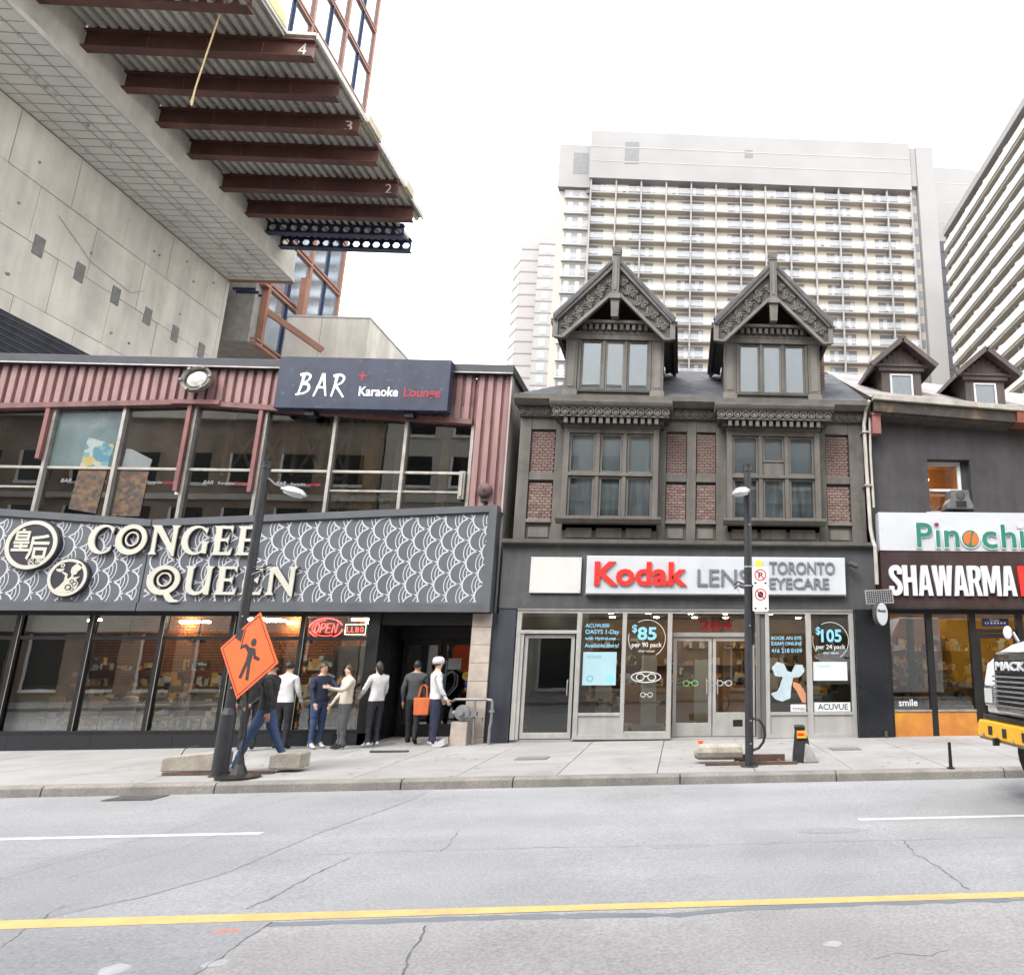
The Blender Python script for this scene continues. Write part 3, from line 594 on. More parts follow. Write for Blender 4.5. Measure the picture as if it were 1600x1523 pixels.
text('LENS', .32, 1.46, 3.25, 15.979, grey_face, ks, .03, bold=.008, height=.37, letters=True, name='letter')
B('yellow_mark', mat('sign_yellow', (.8, .5, .05), .4, 0), ks, (1.62, 1.76, 15.96, 15.978, 3.6, 3.82)); 
text('TORONTO', 1.92, 3.4, 3.53, 15.979, grey_face, ks, .03, bold=.012, height=.27, letters=True, name='letter'); text('EYECARE', 1.92, 3.26, 3.2, 15.979, grey_face, ks, .03, bold=.012, height=.24, letters=True, name='letter')
sp = thing('spotlight', (3.75, 16.1, 3.7), 'small dark spotlight at the right end of the white eyecare sign', 'light')
MB().lathe([(.05, 0), (.06, .05), (.06, .2), (.045, .22)], n=12, ax='x').xf(Matrix.Translation((3.72, 15.95, 3.78)) @ Matrix.Rotation(R(22), 4, 'Y')).build('lamp_head', trim_dk, sp, smooth=False); MB().tube([(3.74, 16.15, 3.78), (3.74, 15.95, 3.78)], .02, 8).build('bracket', trim_dk, sp)
# ================================================================== RESTAURANT BUILDING on the left
clad = mat('rose_cladding', (.285, .17, .165), .5, .14, 1.5, streak=.35, col2=(.23, .125, .122), c2amt=.35, c2scale=1.5)
clad_dk = mat('rose_post', (.2, .085, .08), .55, .2, 3, streak=.4)
capm = mat('navy_flashing', (.036, .04, .052), .5, .15, 1.5)
steel_fr = mat('worn_steel_frame', (.36, .34, .31), .45, .2, 4, metal=.5, streak=.3)
black_fr = mat('black_frame', (.012, .012, .013), .4, .15, 2)
granite = mat('black_granite', (.02, .021, .025), .3, .3, 30, fine=.5, fscale=120)
pane_cg = glass('restaurant_pane', (.74, .77, .76), 1.5)
pane_bar = glass('bar_pane', (.68, .69, .68), 1.4)
stone_p = mat('beige_stone', (.36, .31, .27), .8, .18, 4, bump=.2, bscale=40, fine=.15, rnd=.06)
cb = thing('restaurant_building', (-11, 16.3, 0), 'two storey building with rose corrugated metal cladding, bar above and restaurant below', 'building')
XR = -4.12
def zb(x):       # lower edge of the cladding
    return 7.42-(-11.3-x)*.045 if x < -11.3 else 7.42-(x+11.3)*.055
def zt(x):       # upper edge of the scale-pattern sign
    return 4.58+(-11.4-x)*.063 if x < -11.4 else 4.58+(x+11.4)*.057
# shell
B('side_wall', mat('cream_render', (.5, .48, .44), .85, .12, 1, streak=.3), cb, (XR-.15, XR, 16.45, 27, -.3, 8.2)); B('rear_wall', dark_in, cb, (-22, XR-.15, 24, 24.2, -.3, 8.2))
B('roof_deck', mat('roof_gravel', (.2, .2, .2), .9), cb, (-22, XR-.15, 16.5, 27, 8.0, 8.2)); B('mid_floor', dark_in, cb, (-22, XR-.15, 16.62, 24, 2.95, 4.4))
# corrugated cladding: ribs swept in plan
def corrugated(x0, x1, zlo, zhi, name, pitch=.207):
    vs, fs = [], []; x = x0; prof = ((0, .02), (.06, .02), (.075, -.045), (.192, -.045))
    xs = []
    while x < x1:
        for dx, dy in prof:
            if x+dx <= x1: xs.append((x+dx, dy))
        x += pitch
    xs.append((x1, 0))
    for x, dy in xs: vs += [(x, 16.3+dy, zlo(x)), (x, 16.3+dy, zhi)]
    fs = [(2*i, 2*i+2, 2*i+3, 2*i+1) for i in range(len(xs)-1)]
    o = MB().add(vs, fs).build(name, clad, cb); return o
corrugated(-22, -4.95, zb, 8.2, 'cladding'); corrugated(-4.93, XR, lambda x: 4.9, 8.2, 'cladding')
B('cladding_backing', clad_dk, cb, (-4.95, XR-.16, 16.31, 16.45, 4.9, 8.0), (-22, -4.95, 16.31, 16.45, 7.45, 8.0))
vs = []
for x in (-22, -11.3, -4.93): vs += [(x, 16.2, zb(x)-.1), (x, 16.2, zb(x)+.02), (x, 16.42, zb(x)+.02), (x, 16.42, zb(x)-.1)]
MB().add(vs, [(4*i+a, 4*i+(a+1) % 4, 4*i+4+(a+1) % 4, 4*i+4+a) for i in range(2) for a in range(4)]).build('window_head_trim', mat('head_trim', (.16, .08, .075), .6, .2, 3, streak=.3), cb)
B('roof_cap', capm, cb, (-22, XR+.07, 16.13, 16.5, 8.21, 8.43), (XR-.2, XR+.08, 16.5, 26, 8.21, 8.42), bevel=.01); B('cap_drip', steel_fr, cb, (-22, XR+.06, 16.115, 16.13, 8.205, 8.235))
B('corner_trim', mat('corner_trim', (.38, .33, .3), .6, .15, 2, streak=.4), cb, (XR-.005, XR+.03, 16.22, 16.47, 4.9, 8.2))
# bar windows
mull = [-18.9, -17.35, -15.8, -14.22, -12.72, -11.18, -9.6, -8.05, -6.44, -4.93]
bw = B('bar_window_frame', steel_fr, cb, (-20, -4.9, 16.36, 16.44, 5.8, 5.86), bevel=.006)
for k, x in enumerate(mull):
    if k % 3 == 0 and k < 9 or k == 5: MB().box(x-.13, x-.045, 16.22, 16.4, 5.3 if k != 3 else 6.0, zb(x)-.08).build('rust_post', clad_dk, bw)
    MB().box(x-.035, x+.035, 16.3, 16.45, zt(x)-.05, zb(x)-.1).build('mullion', steel_fr, bw, bevel=.004)
B('rail', steel_fr, bw, (-8.01, -4.97, 16.35, 16.44, 5.36, 5.405)); B('rail', steel_fr, bw, (-15.76, -14.26, 16.35, 16.44, 5.36, 5.405)); B('vent_bracket', steel_fr, bw, (-5.12, -4.99, 16.22, 16.36, 5.2, 5.85), (-5.08, -5.03, 16.18, 16.22, 5.25, 5.8))
for k in range(len(mull)-1):
    a, b = mull[k]+.035, mull[k+1]-.035
    MB().prism([(a, 5.86), (b, 5.86), (b, zb(b)-.1), (a, zb(a)-.1)], 16.4, 16.405).build('pane', pane_bar, bw)
    MB().prism([(a, zt(a)-.05), (b, zt(b)-.05), (b, 5.8), (a, 5.8)], 16.4, 16.405).build('pane', pane_bar, bw)
B('bar_back_wall', mat('bar_wall', (.1, .085, .075), .9, .3, .7), cb, (-20, -4.3, 19.2, 19.4, 4.4, 7.9)); B('bar_ceiling', dark_in, cb, (-20, -4.3, 16.5, 19.2, 7.5, 7.6))
# bar windows: drapes; the mirrored bracing built inside; mirrored scenes painted on the glass
tan_in = mat('bar_tan', (.5, .42, .34), .8, .2, 2); drape = mat('ochre_drape', (.65, .42, .14), .9, .2, 2, streak=.4)
for a, b in ((-11.0, -9.7), (-9.4, -8.15)):
    scn = MB()
    for x in (a, (a+b)/2, b): scn.box(x-.05, x+.05, 17.3, 17.4, 4.4, 7.5)
    for x0, x1 in ((a, (a+b)/2), ((a+b)/2, b)):
        for z0, z1 in ((4.5, 5.9), (5.9, 7.2)): scn.bar((x0, 17.42, z0), (x1, 17.42, z1), .03, .07); scn.bar((x0, 17.46, z1), (x1, 17.46, z0), .03, .07)
    scn.box(a, b, 17.3, 17.38, 5.85, 5.95); scn.build('reflected_bracing', tan_in, cb)  # bracing known only as a reflection, modelled as frames behind the panes
for a, b, m_ in ((-7.7, -7.3, drape), (-6.9, -6.6, tan_in), (-5.85, -5.65, drape), (-5.35, -4.95, MATS['bar_wall']), (-16.0, -15.3, tan_in)): B('drape', m_, cb, (a, b, 17.0, 17.1, 4.4, 7.5))
def reflection_mat(name, cs, sc, off):
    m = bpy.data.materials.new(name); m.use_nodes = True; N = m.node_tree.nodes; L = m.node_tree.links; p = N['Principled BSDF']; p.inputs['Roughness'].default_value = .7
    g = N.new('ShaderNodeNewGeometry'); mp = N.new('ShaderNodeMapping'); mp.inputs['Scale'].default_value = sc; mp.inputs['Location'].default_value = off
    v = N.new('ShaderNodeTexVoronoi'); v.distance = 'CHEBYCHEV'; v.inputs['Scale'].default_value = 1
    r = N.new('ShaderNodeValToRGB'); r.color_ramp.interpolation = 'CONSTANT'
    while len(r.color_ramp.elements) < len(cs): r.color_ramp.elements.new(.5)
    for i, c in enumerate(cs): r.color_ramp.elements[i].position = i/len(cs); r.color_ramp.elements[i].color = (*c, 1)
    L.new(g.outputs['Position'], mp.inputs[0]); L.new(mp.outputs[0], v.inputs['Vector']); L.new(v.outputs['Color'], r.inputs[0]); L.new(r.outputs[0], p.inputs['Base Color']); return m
pm1 = reflection_mat('reflected_hoarding', [(.26, .27, .2), (.09, .2, .22), (.28, .23, .07), (.05, .14, .19), (.24, .27, .26), (.3, .2, .07)], (6, 1, 9), (0, 0, 0)); pm2 = reflection_mat('reflected_browns', [(.08, .035, .025), (.12, .07, .03), (.04, .03, .028), (.07, .05, .028), (.1, .045, .028)], (11, 1, 13), (2, 0, 1))
for nm_, q_, m_ in (('painted_reflection', [(-13.5, 5.87), (-12.9, 5.87), (-12.86, 6.38), (-13.45, 6.55)], pm1), ('painted_reflection', [(-13.55, 4.9), (-12.95, 4.8), (-12.9, 5.79), (-13.5, 5.79)], pm2), ('painted_reflection', [(-12.6, 5.87), (-12.0, 5.87), (-11.98, 6.05), (-12.45, 6.28), (-12.58, 6.3)], mat('reflected_grey', (.15, .165, .17), .8, .2, 2)), ('painted_reflection', [(-12.62, 4.75), (-12.02, 4.75), (-12.0, 5.79), (-12.6, 5.79)], pm2)): MB().prism(q_, 16.388, 16.392).build(nm_, m_, cb)  # patches on the glass with the reflected hoarding painted into their colours
B('reflection_film', mat('reflection_teal', (.1, .135, .14), .2, .3, 1), cb, (-14.17, -12.77, 16.394, 16.397, 5.87, zb(-14.1)-.11));  # teal reflection painted as a thin film on the pane
MB().lathe([(.42, 0), (.46, -.02), (.46, -.06), (.4, -.07)], n=24).xf(Matrix.Translation((-14.75, 16.9, 6.35))).build('round_tray', black_fr, cb)
B('note', decal_w, cb, (-11.36, -11.22, 16.38, 16.39, 5.25, 5.55))
bar_txt = mat('bar_decal', (.3, .3, .31), .7, 0)
for k in (3, 4, 5, 6):
    x = mull[k]+.38
    B('decal_strip', mat('decal_panel', (.018, .018, .024), .35, .2, 1), bw, (mull[k]+.04, mull[k+1]-.04, 16.408, 16.413, zt(mull[k])-.0+.02, 5.72)) 
    text('BAR', x, x+.22, 5.5, 16.398, bar_txt, bw, .002, shear=.25); text('Karaoke', x+.33, x+.66, 5.5, 16.398, bar_txt, bw, .002)
    text('Lounge', x+.7, x+.98, 5.5, 16.398, decal_red, bw, .002)
# round lamps on the cladding
fl = thing('flood_lamp', (-11.1, 16.25, 7.85), 'round weathered flood lamp on the rose cladding left of the bar sign', 'lamp')
MB().lathe([(.0, -.03), (.26, -.03), (.27, -.1), (.315, -.13), (.33, -.12), (.33, -.02), (.28, .02)], n=28, ax='y').xf(Matrix.Translation((-11.1, 16.12, 7.85)) @ Matrix.Rotation(R(-12), 4, 'X')).build('housing', mat('lamp_grey', (.16, .15, .135), .6, .3, 6, metal=.3), fl)
MB().lathe([(.24, -.034), (.2, -.085), (.1, -.105), (.001, -.11)], n=24, ax='y').xf(Matrix.Translation((-11.1, 16.12, 7.85)) @ Matrix.Rotation(R(-12), 4, 'X')).build('lens', mat('lamp_lens', (.3, .29, .26), .2, .3, 7), fl)
for a in range(6): MB().box(-.03, .03, -.16, -.1, .28, .34).xf(Matrix.Translation((-11.1, 16.12, 7.85)) @ Matrix.Rotation(R(-12), 4, 'X') @ Matrix.Rotation(R(60*a+20), 4, 'Y')).build('clamp', MATS['lamp_grey'], fl)
B('backplate', clad_dk, fl, (-11.65, -10.6, 16.16, 16.24, 7.32, 7.42))
bl = thing('alarm_bell', (-4.52, 16.25, 5.4), 'round rusty alarm bell on the rose cladding right of the bar windows', 'bell')
MB().lathe([(.17, 0), (.17, -.05), (.15, -.09), (.08, -.12), (.02, -.125)], n=20, ax='y').xf(Matrix.Translation((-4.52, 16.22, 5.4))).build('gong', mat('bell_rust', (.1, .06, .055), .6, .3, 6), bl, smooth=True); MB().lathe([(.03, 0), (.03, -.03)], n=8, ax='y').xf(Matrix.Translation((-4.52, 16.1, 5.4))).build('nut', trim_dk, bl); B('bell_base', trim_dk, bl, (-4.6, -4.44, 16.2, 16.26, 5.15, 5.3))
# dark pitched roof rising at the far left behind the parapet
slr = MB().prism([(-24, 8.2), (-14.0, 8.2), (-14.0, 8.6), (-14.8, 9.03), (-17.1, 10.19), (-24, 13.5)], 17.5, 19.5).build('roof_lantern', mat('lantern_navy', (.012, .0135, .018), .8, .2, 2, spec=.1), cb)
seam_navy = mat('seam_navy', (.008, .009, .012), .6)
for k in range(16): MB().bar((-14.9, 17.49, 9.0-.16*k), (-24, 17.49, 13.4-.16*k), .02, .014).build('siding_seam', seam_navy, slr)
# --- bar sign
sn = thing('bar_sign', (-7.4, 16.0, 7.2), 'navy sign with white brush lettering of a bar above the dark windows', 'sign')
navy = mat('navy_sign', (.022, .03, .058), .45, .2, 2.5, streak=.25, col2=(.12, .13, .16), c2amt=.12, c2scale=7)
B('sign_box', navy, sn, (-9.25, -5.42, 15.9, 16.2, 7.17, 8.42), bevel=.012); B('support', black_fr, sn, (-8.6, -8.4, 16.0, 16.25, 7.05, 7.168), (-6.4, -6.2, 16.0, 16.25, 7.05, 7.168))
wl_ = mat('sign_lettering_white', (.72, .72, .72), .6, .1, 9)
def brush(name, lines, x, z, s_, m_, par, y, d_=.006, w=.05):
    b = MB()
    for i, ln in enumerate(lines):
        yy = y-.0008*i; pts = [(x+px*s_, z+pz*s_) for px, pz in ln]; n = len(pts)
        Lr = []
        for j, p_ in enumerate(pts):
            a, c = pts[max(j-1, 0)], pts[min(j+1, n-1)]; dx, dz = c[0]-a[0], c[1]-a[1]; l = math.hypot(dx, dz) or 1; ww = w*s_*(1.15-.55*j/(n-1))/2
            Lr.append(((p_[0]-dz/l*ww, p_[1]+dx/l*ww), (p_[0]+dz/l*ww, p_[1]-dx/l*ww)))
        for j in range(n-1):
            q = [Lr[j][0], Lr[j][1], Lr[j+1][1], Lr[j+1][0]]; b.add([(u, yy-d_, v) for u, v in q], [(0, 1, 2, 3)])
    return b.build(name, m_, par)
def smooth_pts(pts, n=6):
    out = []
    for i in range(len(pts)-1):
        p0, p1, p2, p3 = pts[max(i-1, 0)], pts[i], pts[i+1], pts[min(i+2, len(pts)-1)]
        for k in range(n):
            t = k/n; out.append(tuple(.5*((2*p1[a])+(-p0[a]+p2[a])*t+(2*p0[a]-5*p1[a]+4*p2[a]-p3[a])*t*t+(-p0[a]+3*p1[a]-3*p2[a]+p3[a])*t**3) for a in (0, 1)))
    return out+[pts[-1]]
S = smooth_pts
brush('letter', [S([(.22, .98), (.15, .5), (.05, .02)]), S([(.05, .95), (.3, 1.02), (.48, .92), (.4, .7), (.15, .56)]), S([(.15, .56), (.42, .52), (.48, .3), (.3, .12), (-.05, .05)])], -8.78, 7.47, .52, wl_, sn, 15.9, w=.12)
brush('letter', [S([(.3, 1.05), (.18, .6), (-.02, -.03)]), S([(.3, 1.05), (.38, .6), (.5, .0)]), S([(.06, .38), (.25, .4), (.48, .36)])], -8.4, 7.47, .52, wl_, sn, 15.9, w=.12)
brush('letter', [S([(.16, .96), (.1, .5), (.0, -.02)]), S([(.0, .93), (.28, 1.0), (.46, .86), (.36, .62), (.1, .5)]), S([(.12, .5), (.3, .28), (.52, -.04)])], -8.02, 7.47, .52, wl_, sn, 15.9, w=.12)
sr = mat('sign_lettering_red', (.3, .02, .035), .6, .1, 9)
text('Karaoke', -7.42, -6.55, 7.5, 15.9, wl_, sn, .006, bold=.02, height=.22, letters=True, name='letter'); text('Lounge', -6.42, -5.6, 7.5, 15.9, sr, sn, .006, bold=.02, height=.22, letters=True, name='letter')
solid('star', [[(-7.38, 7.83), (-7.355, 7.95), (-7.24, 7.98), (-7.355, 8.0), (-7.38, 8.13), (-7.405, 8.0), (-7.52, 7.98), (-7.405, 7.95)]], 15.9, .006, sr, sn)
# --- the scale-pattern sign
gsign = thing('restaurant_sign', (-11, 16.1, 2.7), 'grey restaurant sign with white fish scale pattern and cream raised lettering', 'sign')
panel_m = mat('sign_slate', (.1, .108, .122), .4, .1, .6); frame_m = mat('sign_frame_grey', (.085, .09, .1), .45, .12, 1.5)
SX0, SEAM, SX1 = -19.5, -11.42, -4.16; YS = 16.0; Z0 = 2.7
for nm, a, b in (('panel', SX0, SEAM-.012), ('panel', SEAM+.012, SX1)): MB().prism([(a, Z0), (b, Z0), (b, zt(b)), (a, zt(a))], YS, 16.35).build(nm, panel_m, gsign)
for a, b in ((SX0, SEAM-.012), (SEAM+.012, SX1)):
    B('frame_rail', frame_m, gsign, (a, b, YS-.045, YS-.001, Z0-.04, Z0+.13)); MB().prism([(a, zt(a)-.13), (b, zt(b)-.13), (b, zt(b)+.02), (a, zt(a)+.02)], YS-.06, YS-.001).build('frame_rail', frame_m, gsign)
B('frame_stile', frame_m, gsign, (SX1-.15, SX1+.02, YS-.065, 16.34, Z0-.042, zt(SX1)+.022)); B('seam', black_fr, gsign, (SEAM-.011, SEAM+.011, YS+.01, 16.3, Z0, zt(SEAM)))
B('underside', black_fr, gsign, (SX0, SX1, YS+.02, 16.3, Z0-.06, Z0-.041))
pat_w = mat('pattern_white', (.47, .48, .52), .5, .05, 2)
def scales(xa, xb, d, name):
    b = MB(); Rr, h = .24, .3; ca = 1
    O = (SEAM, 3.5)
    def tow(u, v): return O[0]+u+.09*v, O[1]+v
    cen = {}
    for i in range(-40, 41):
        for j in range(-9, 10): cen[i, j] = (d*i*h, j*2*Rr+(Rr if i % 2 else 0))
    for (i, j), (cu, cv) in cen.items():
        wx, wz = tow(cu, cv)
        if not (xa-.6 < wx < xb+.6 and Z0-.6 < wz < 5.6): continue
        fr = [cen[k, l] for k in (i-1, i-2, i-3) if k >= -40 for l in range(j-2, j+3) if (k, l) in cen]
        c0 = cu
        t0, t1 = tow(c0-d*1.2*Rr, cv), tow(c0-d*1.52*Rr, cv)
        if all(xa+.02 < q_[0] < xb-.02 and Z0+.15 < q_[1] < zt(q_[0])-.15 for q_ in (t0, t1)): b.add([(t0[0], YS-.007, t0[1]-.014), (t1[0], YS-.007, t1[1]-.012), (t1[0], YS-.007, t1[1]+.012), (t0[0], YS-.007, t0[1]+.014)], [(0, 1, 2, 3)])
        for rad, wd in ((Rr, .031), (1.37*Rr, .018), (1.07*Rr, .018), (.78*Rr, .018)):
            cu = c0 if rad == Rr else c0-d*1.25*Rr
            n = max(14, int(44*rad/Rr)); prev = None
            for k in range(n+1):
                a = 2*math.pi*k/n; pu, pv = cu+rad*math.cos(a), cv+rad*math.sin(a); X, Z = tow(pu, pv)
                ok = (rad == Rr or (pu-c0)**2+(pv-cv)**2 < Rr*Rr) and all((pu-q[0])**2+(pv-q[1])**2 > (Rr-.004)**2 for q in fr) and xa+.02 < X < xb-.02 and Z0+.15 < Z < zt(X)-.15
                if ok:
                    i_, o_ = tow(cu+(rad-wd/2)*math.cos(a), cv+(rad-wd/2)*math.sin(a)), tow(cu+(rad+wd/2)*math.cos(a), cv+(rad+wd/2)*math.sin(a))
                    yy = YS-(.0055 if rad == Rr else .004)
                    if prev: b.add([(prev[0][0], yy, prev[0][1]), (prev[1][0], yy, prev[1][1]), (o_[0], yy, o_[1]), (i_[0], yy, i_[1])], [(0, 1, 2, 3)])
                    prev = (i_, o_)
                else: prev = None
    return b.build(name, pat_w, gsign, kind='stuff')
scales(SX0, SEAM-.05, 1, 'scale_pattern'); scales(SEAM+.05, SX1-.16, -1, 'scale_pattern')
cream = mat('cream_lettering', (.46, .45, .39), .5, .06, 3); ink = mat('logo_ink', (.022, .022, .032), .5, .1, 2)
# flared serif letters drawn as outlines on a unit-high body
GL = {
 'C': ([arc(.5, .5, .5, 55, 305, 32)+[(.84, .16), (.83, .3)]+[(.76, .2)]+arc(.58, .5, .36, 285, 75, 26, .42)+[(.78, .78), (.84, .68), (.84, .93)]], .9),
 'O': ([circ(.55, .5, .55, 44, .52), circ(.57, .52, .36, 40, .36)], 1.16),
 'N': ([[(0, 1), (.3, 1), (.78, .33), (.78, .9), (.7, 1), (1.02, 1), (.93, .9), (.93, -.05), (.86, -.05), (.22, .78), (.22, .12), (.3, 0), (0, 0), (.09, .12), (.09, .88)]], 1.06),
 'G': ([arc(.5, .5, .5, 52, 300, 32)+[(.94, .04), (.94, .38), (1.0, .46), (.66, .46), (.76, .38), (.76, .16)]+arc(.58, .5, .36, 288, 75, 26, .42)+[(.8, .8), (.88, .7), (.88, .93)]], 1.04),
 'E': ([[(0, 1), (.68, 1), (.7, .76), (.6, .9), (.3, .9), (.3, .57), (.5, .57), (.58, .66), (.58, .38), (.5, .47), (.3, .47), (.3, .1), (.62, .1), (.74, .26), (.72, 0), (0, 0), (.1, .1), (.1, .9)]], .8),
 'Q': ([circ(.55, .5, .55, 44, .52), circ(.57, .52, .36, 40, .36)], 1.16),
 'U': ([[(0, 1), (.36, 1), (.28, .9), (.28, .34)]+arc(.5, .3, .22, 180, 360, 14, .2)+[(.74, .34), (.74, .9), (.66, 1), (.98, 1), (.9, .9), (.9, 0), (.74, .0), (.72, .08)]+arc(.45, .3, .36, 290, 180, 14, .32)+[(.09, .9)]], 1.0)}
def glyph(ch, x, z, s_, y, xs=1.0):
    loops = [[(x+px*s_*xs, z+pz*s_) for px, pz in lp] for lp in GL[ch][0]]
    sh = solid('letter_return', [[(u, v) for u, v in lp] for lp in loops], y+.06, .058, ink, gsign)
    o = solid('letter', loops, y, .03, cream, gsign)
    if ch in 'OQ':
        cx, cz = x+.57*s_*xs, z+.52*s_
        solid('inner_ring', [circ(cx, cz, .24*s_*xs, 36, .25*s_), circ(cx, cz, .19*s_*xs, 36, .2*s_)], y-.004, .02, cream, gsign); solid('inner_ring_return', [circ(cx, cz, .275*s_*xs, 36, .285*s_), circ(cx, cz, .16*s_*xs, 36, .17*s_)], y+.06, .05, ink, gsign)
    if ch == 'Q': solid('letter_tail', [[(x+a*s_*xs, z+b*s_) for a, b in ((.62, .02), (.8, .06), (.98, -.16), (1.22, -.22), (1.1, -.27), (.86, -.27), (.72, -.16))]], y-.002, .03, cream, gsign)
    return GL[ch][1]*s_*xs
def word(w, x0, x1, z, s_, y):
    tot = sum(GL[c][1] for c in w)+.06*(len(w)-1); xs = (x1-x0)/(tot*s_); x = x0
    for c in w: x += glyph(c, x, z, s_, y, xs)+.06*s_*xs
word('CONGEE', -12.62, -9.13, 3.84, .63, YS-.06); word('QUEEN', -11.28, -8.2, 3.0, .6, YS-.06)
def logo(cx, cz, r):
    l = MB().lathe([(r, 0), (r, -.09), (r*.985, -.1)], n=48, ax='y').xf(Matrix.Translation((cx, YS-.005, cz))).build('medallion', ink, gsign)
    solid('rim', [circ(cx, cz, r*.95, 48), circ(cx, cz, r*.8, 48)], YS-.105, .012, cream, l); return l
l1 = logo(-13.72, 4.02, .545)
for ch, x0, x1, z0, hh in (('皇', -14.1, -13.74, 3.92, .44), ('后', -13.78, -13.36, 3.76, .48)): text(ch, x0, x1, z0, YS-.105, cream, l1, .012, bold=.022, height=hh)
text('名粥', -13.72, -13.42, 3.6, YS-.105, cream, l1, .012, bold=.012)
l2 = logo(-12.86, 3.34, .41)
y2 = YS-.105; fx = lambda pts: [(-12.86+a*.41, 3.34+b*.41) for a, b in pts]
solid('queen_figure', [fx([(-.5, -.62), (-.3, -.75), (.0, -.8), (.35, -.72), (.55, -.55), (.6, -.3), (.45, -.1), (.62, .05), (.3, .0), (.28, .12), (.42, .16), (.45, .3), (.6, .42), (.62, .62), (.48, .72), (.3, .68), (.14, .5), (.12, .3), (.2, .12), (.16, .0), (.02, -.1), (-.02, .18), (-.28, .3), (-.3, .24), (-.1, .1), (-.12, -.2), (-.3, -.45)])], y2, .012, cream, l2)
solid('bowl', [fx([(-.62, .42), (-.2, .46), (-.26, .32), (-.4, .26), (-.55, .32)])], y2, .012, cream, l2); solid('steam', [fx(arc(-.32, .6, .1, 0, 360, 14)[:-1]), fx(circ(-.32, .6, .05, 12))], y2, .012, cream, l2)
for a, b, r in ((.28, -.2, .1), (.15, -.5, .15), (.36, -.6, .09), (.42, -.32, .12)): solid('dress_dot', [fx(circ(a, b, r, 18)), fx(circ(a, b, r*.72, 18))], y2-.013, .006, ink, l2)
# --- restaurant shop front
rs = B('restaurant_front', black_fr, cb, (-20, -6.5, 16.24, 16.36, 2.58, 2.69), bevel=.004)
rp = lambda nm, *bs, m=black_fr: B(nm, m, rs, *bs)
M2 = [-18.3, -16.85, -15.4, -13.92, -12.47, -11.02, -9.58, -8.13, -6.72]
rp('transom', (-20, -6.72, 16.25, 16.35, 2.08, 2.15)); rp('sill', (-20, -6.5, 16.22, 16.38, .18, .25))
for k, x in enumerate(M2): rp('mullion', (x-.045, x+.045, 16.23, 16.355, .25, 2.58)); rp('mullion_edge', (x+.046, x+.056, 16.225, 16.235, .25, 2.58), m=steel_fr)
for a, b in zip(M2, M2[1:]):
    B('pane', pane_cg, rs, (a+.045, b-.045, 16.3, 16.305, .25, 2.08)); B('pane', pane_cg, rs, (a+.045, b-.045, 16.3, 16.305, 2.15, 2.58))
x = -20.0
while x < -6.6:
    B('plinth_slab', granite, rs, (x+.003, min(x+1.6, -6.5)-.003, 16.2, 16.5, -.4, .178)); x += 1.6
rp('corner_post', (-6.72, -6.5, 16.2, 16.9, -.3, 2.69)); rp('door_soffit', (-6.5, -4.56, 16.25, 17.6, 2.4, 2.69)); rp('recess_side', (-4.6, -4.56, 16.55, 17.6, -.2, 2.4)); rp('recess_side', (-6.52, -6.49, 16.9, 17.6, -.2, 2.4))
z = -.3
while z < 2.6:
    B('stone_block', stone_p, rs, (-4.555, -4.14, 16.2, 16.55, z+.004, min(z+.38, 2.66)-.004), bevel=.004); z += .38
B('pier_edge', slate_blue, cb, (-4.138, -4.01, 16.26, 16.6, -.3, 2.66))
B('threshold', concrete_walk, rs, (-6.5, -4.56, 16.25, 17.5, -.4, -.02))
def cdoor(a, b):
    y = 17.5; f = .09
    dd = MB().box(a, a+f, y, y+.05, .0, 2.1).box(b-f, b, y, y+.05, 0, 2.1).box(a+f, b-f, y, y+.05, 2.0, 2.1).box(a+f, b-f, y, y+.05, 0, .25).build('door', black_fr, rs); B('pane', pane_cg, dd, (a+f, b-f, y+.02, y+.025, .25, 2.0))
    MB().tube([(b-.12, y, .9), (b-.12, y-.06, .92), (b-.12, y-.06, 1.25), (b-.12, y, 1.27)], .012, 8).build('handle', steel_fr, dd); return dd
dA = cdoor(-6.42, -5.56); dB = cdoor(-5.54, -4.64); rp('door_head', (-6.5, -4.6, 17.48, 17.58, 2.11, 2.4))
yel = mat('sticker_yellow', (.65, .42, .03), .6, .1, 9); blu = mat('sticker_blue', (.05, .12, .5), .6)
for dd, x_ in ((dA, -6.0), (dB, -4.95)): solid('sticker', [circ(x_, 1.3, .1, 20)], 17.515, .003, yel, dd); text('OPEN', x_-.06, x_+.06, 1.29, 17.511, MATS['decal_black'], dd, .002)
B('notice', decal_w, dB, (-5.4, -5.1, 17.512, 17.515, 1.45, 1.7)); ns = B('notice', decal_w, dB, (-4.92, -4.76, 17.512, 17.515, 1.5, 1.72)); solid('no_smoking', [circ(-4.84, 1.63, .06, 20), circ(-4.84, 1.63, .045, 20)], 17.511, .002, decal_red, ns); B('sticker', blu, dB, (-4.98, -4.85, 17.512, 17.515, 1.08, 1.2))
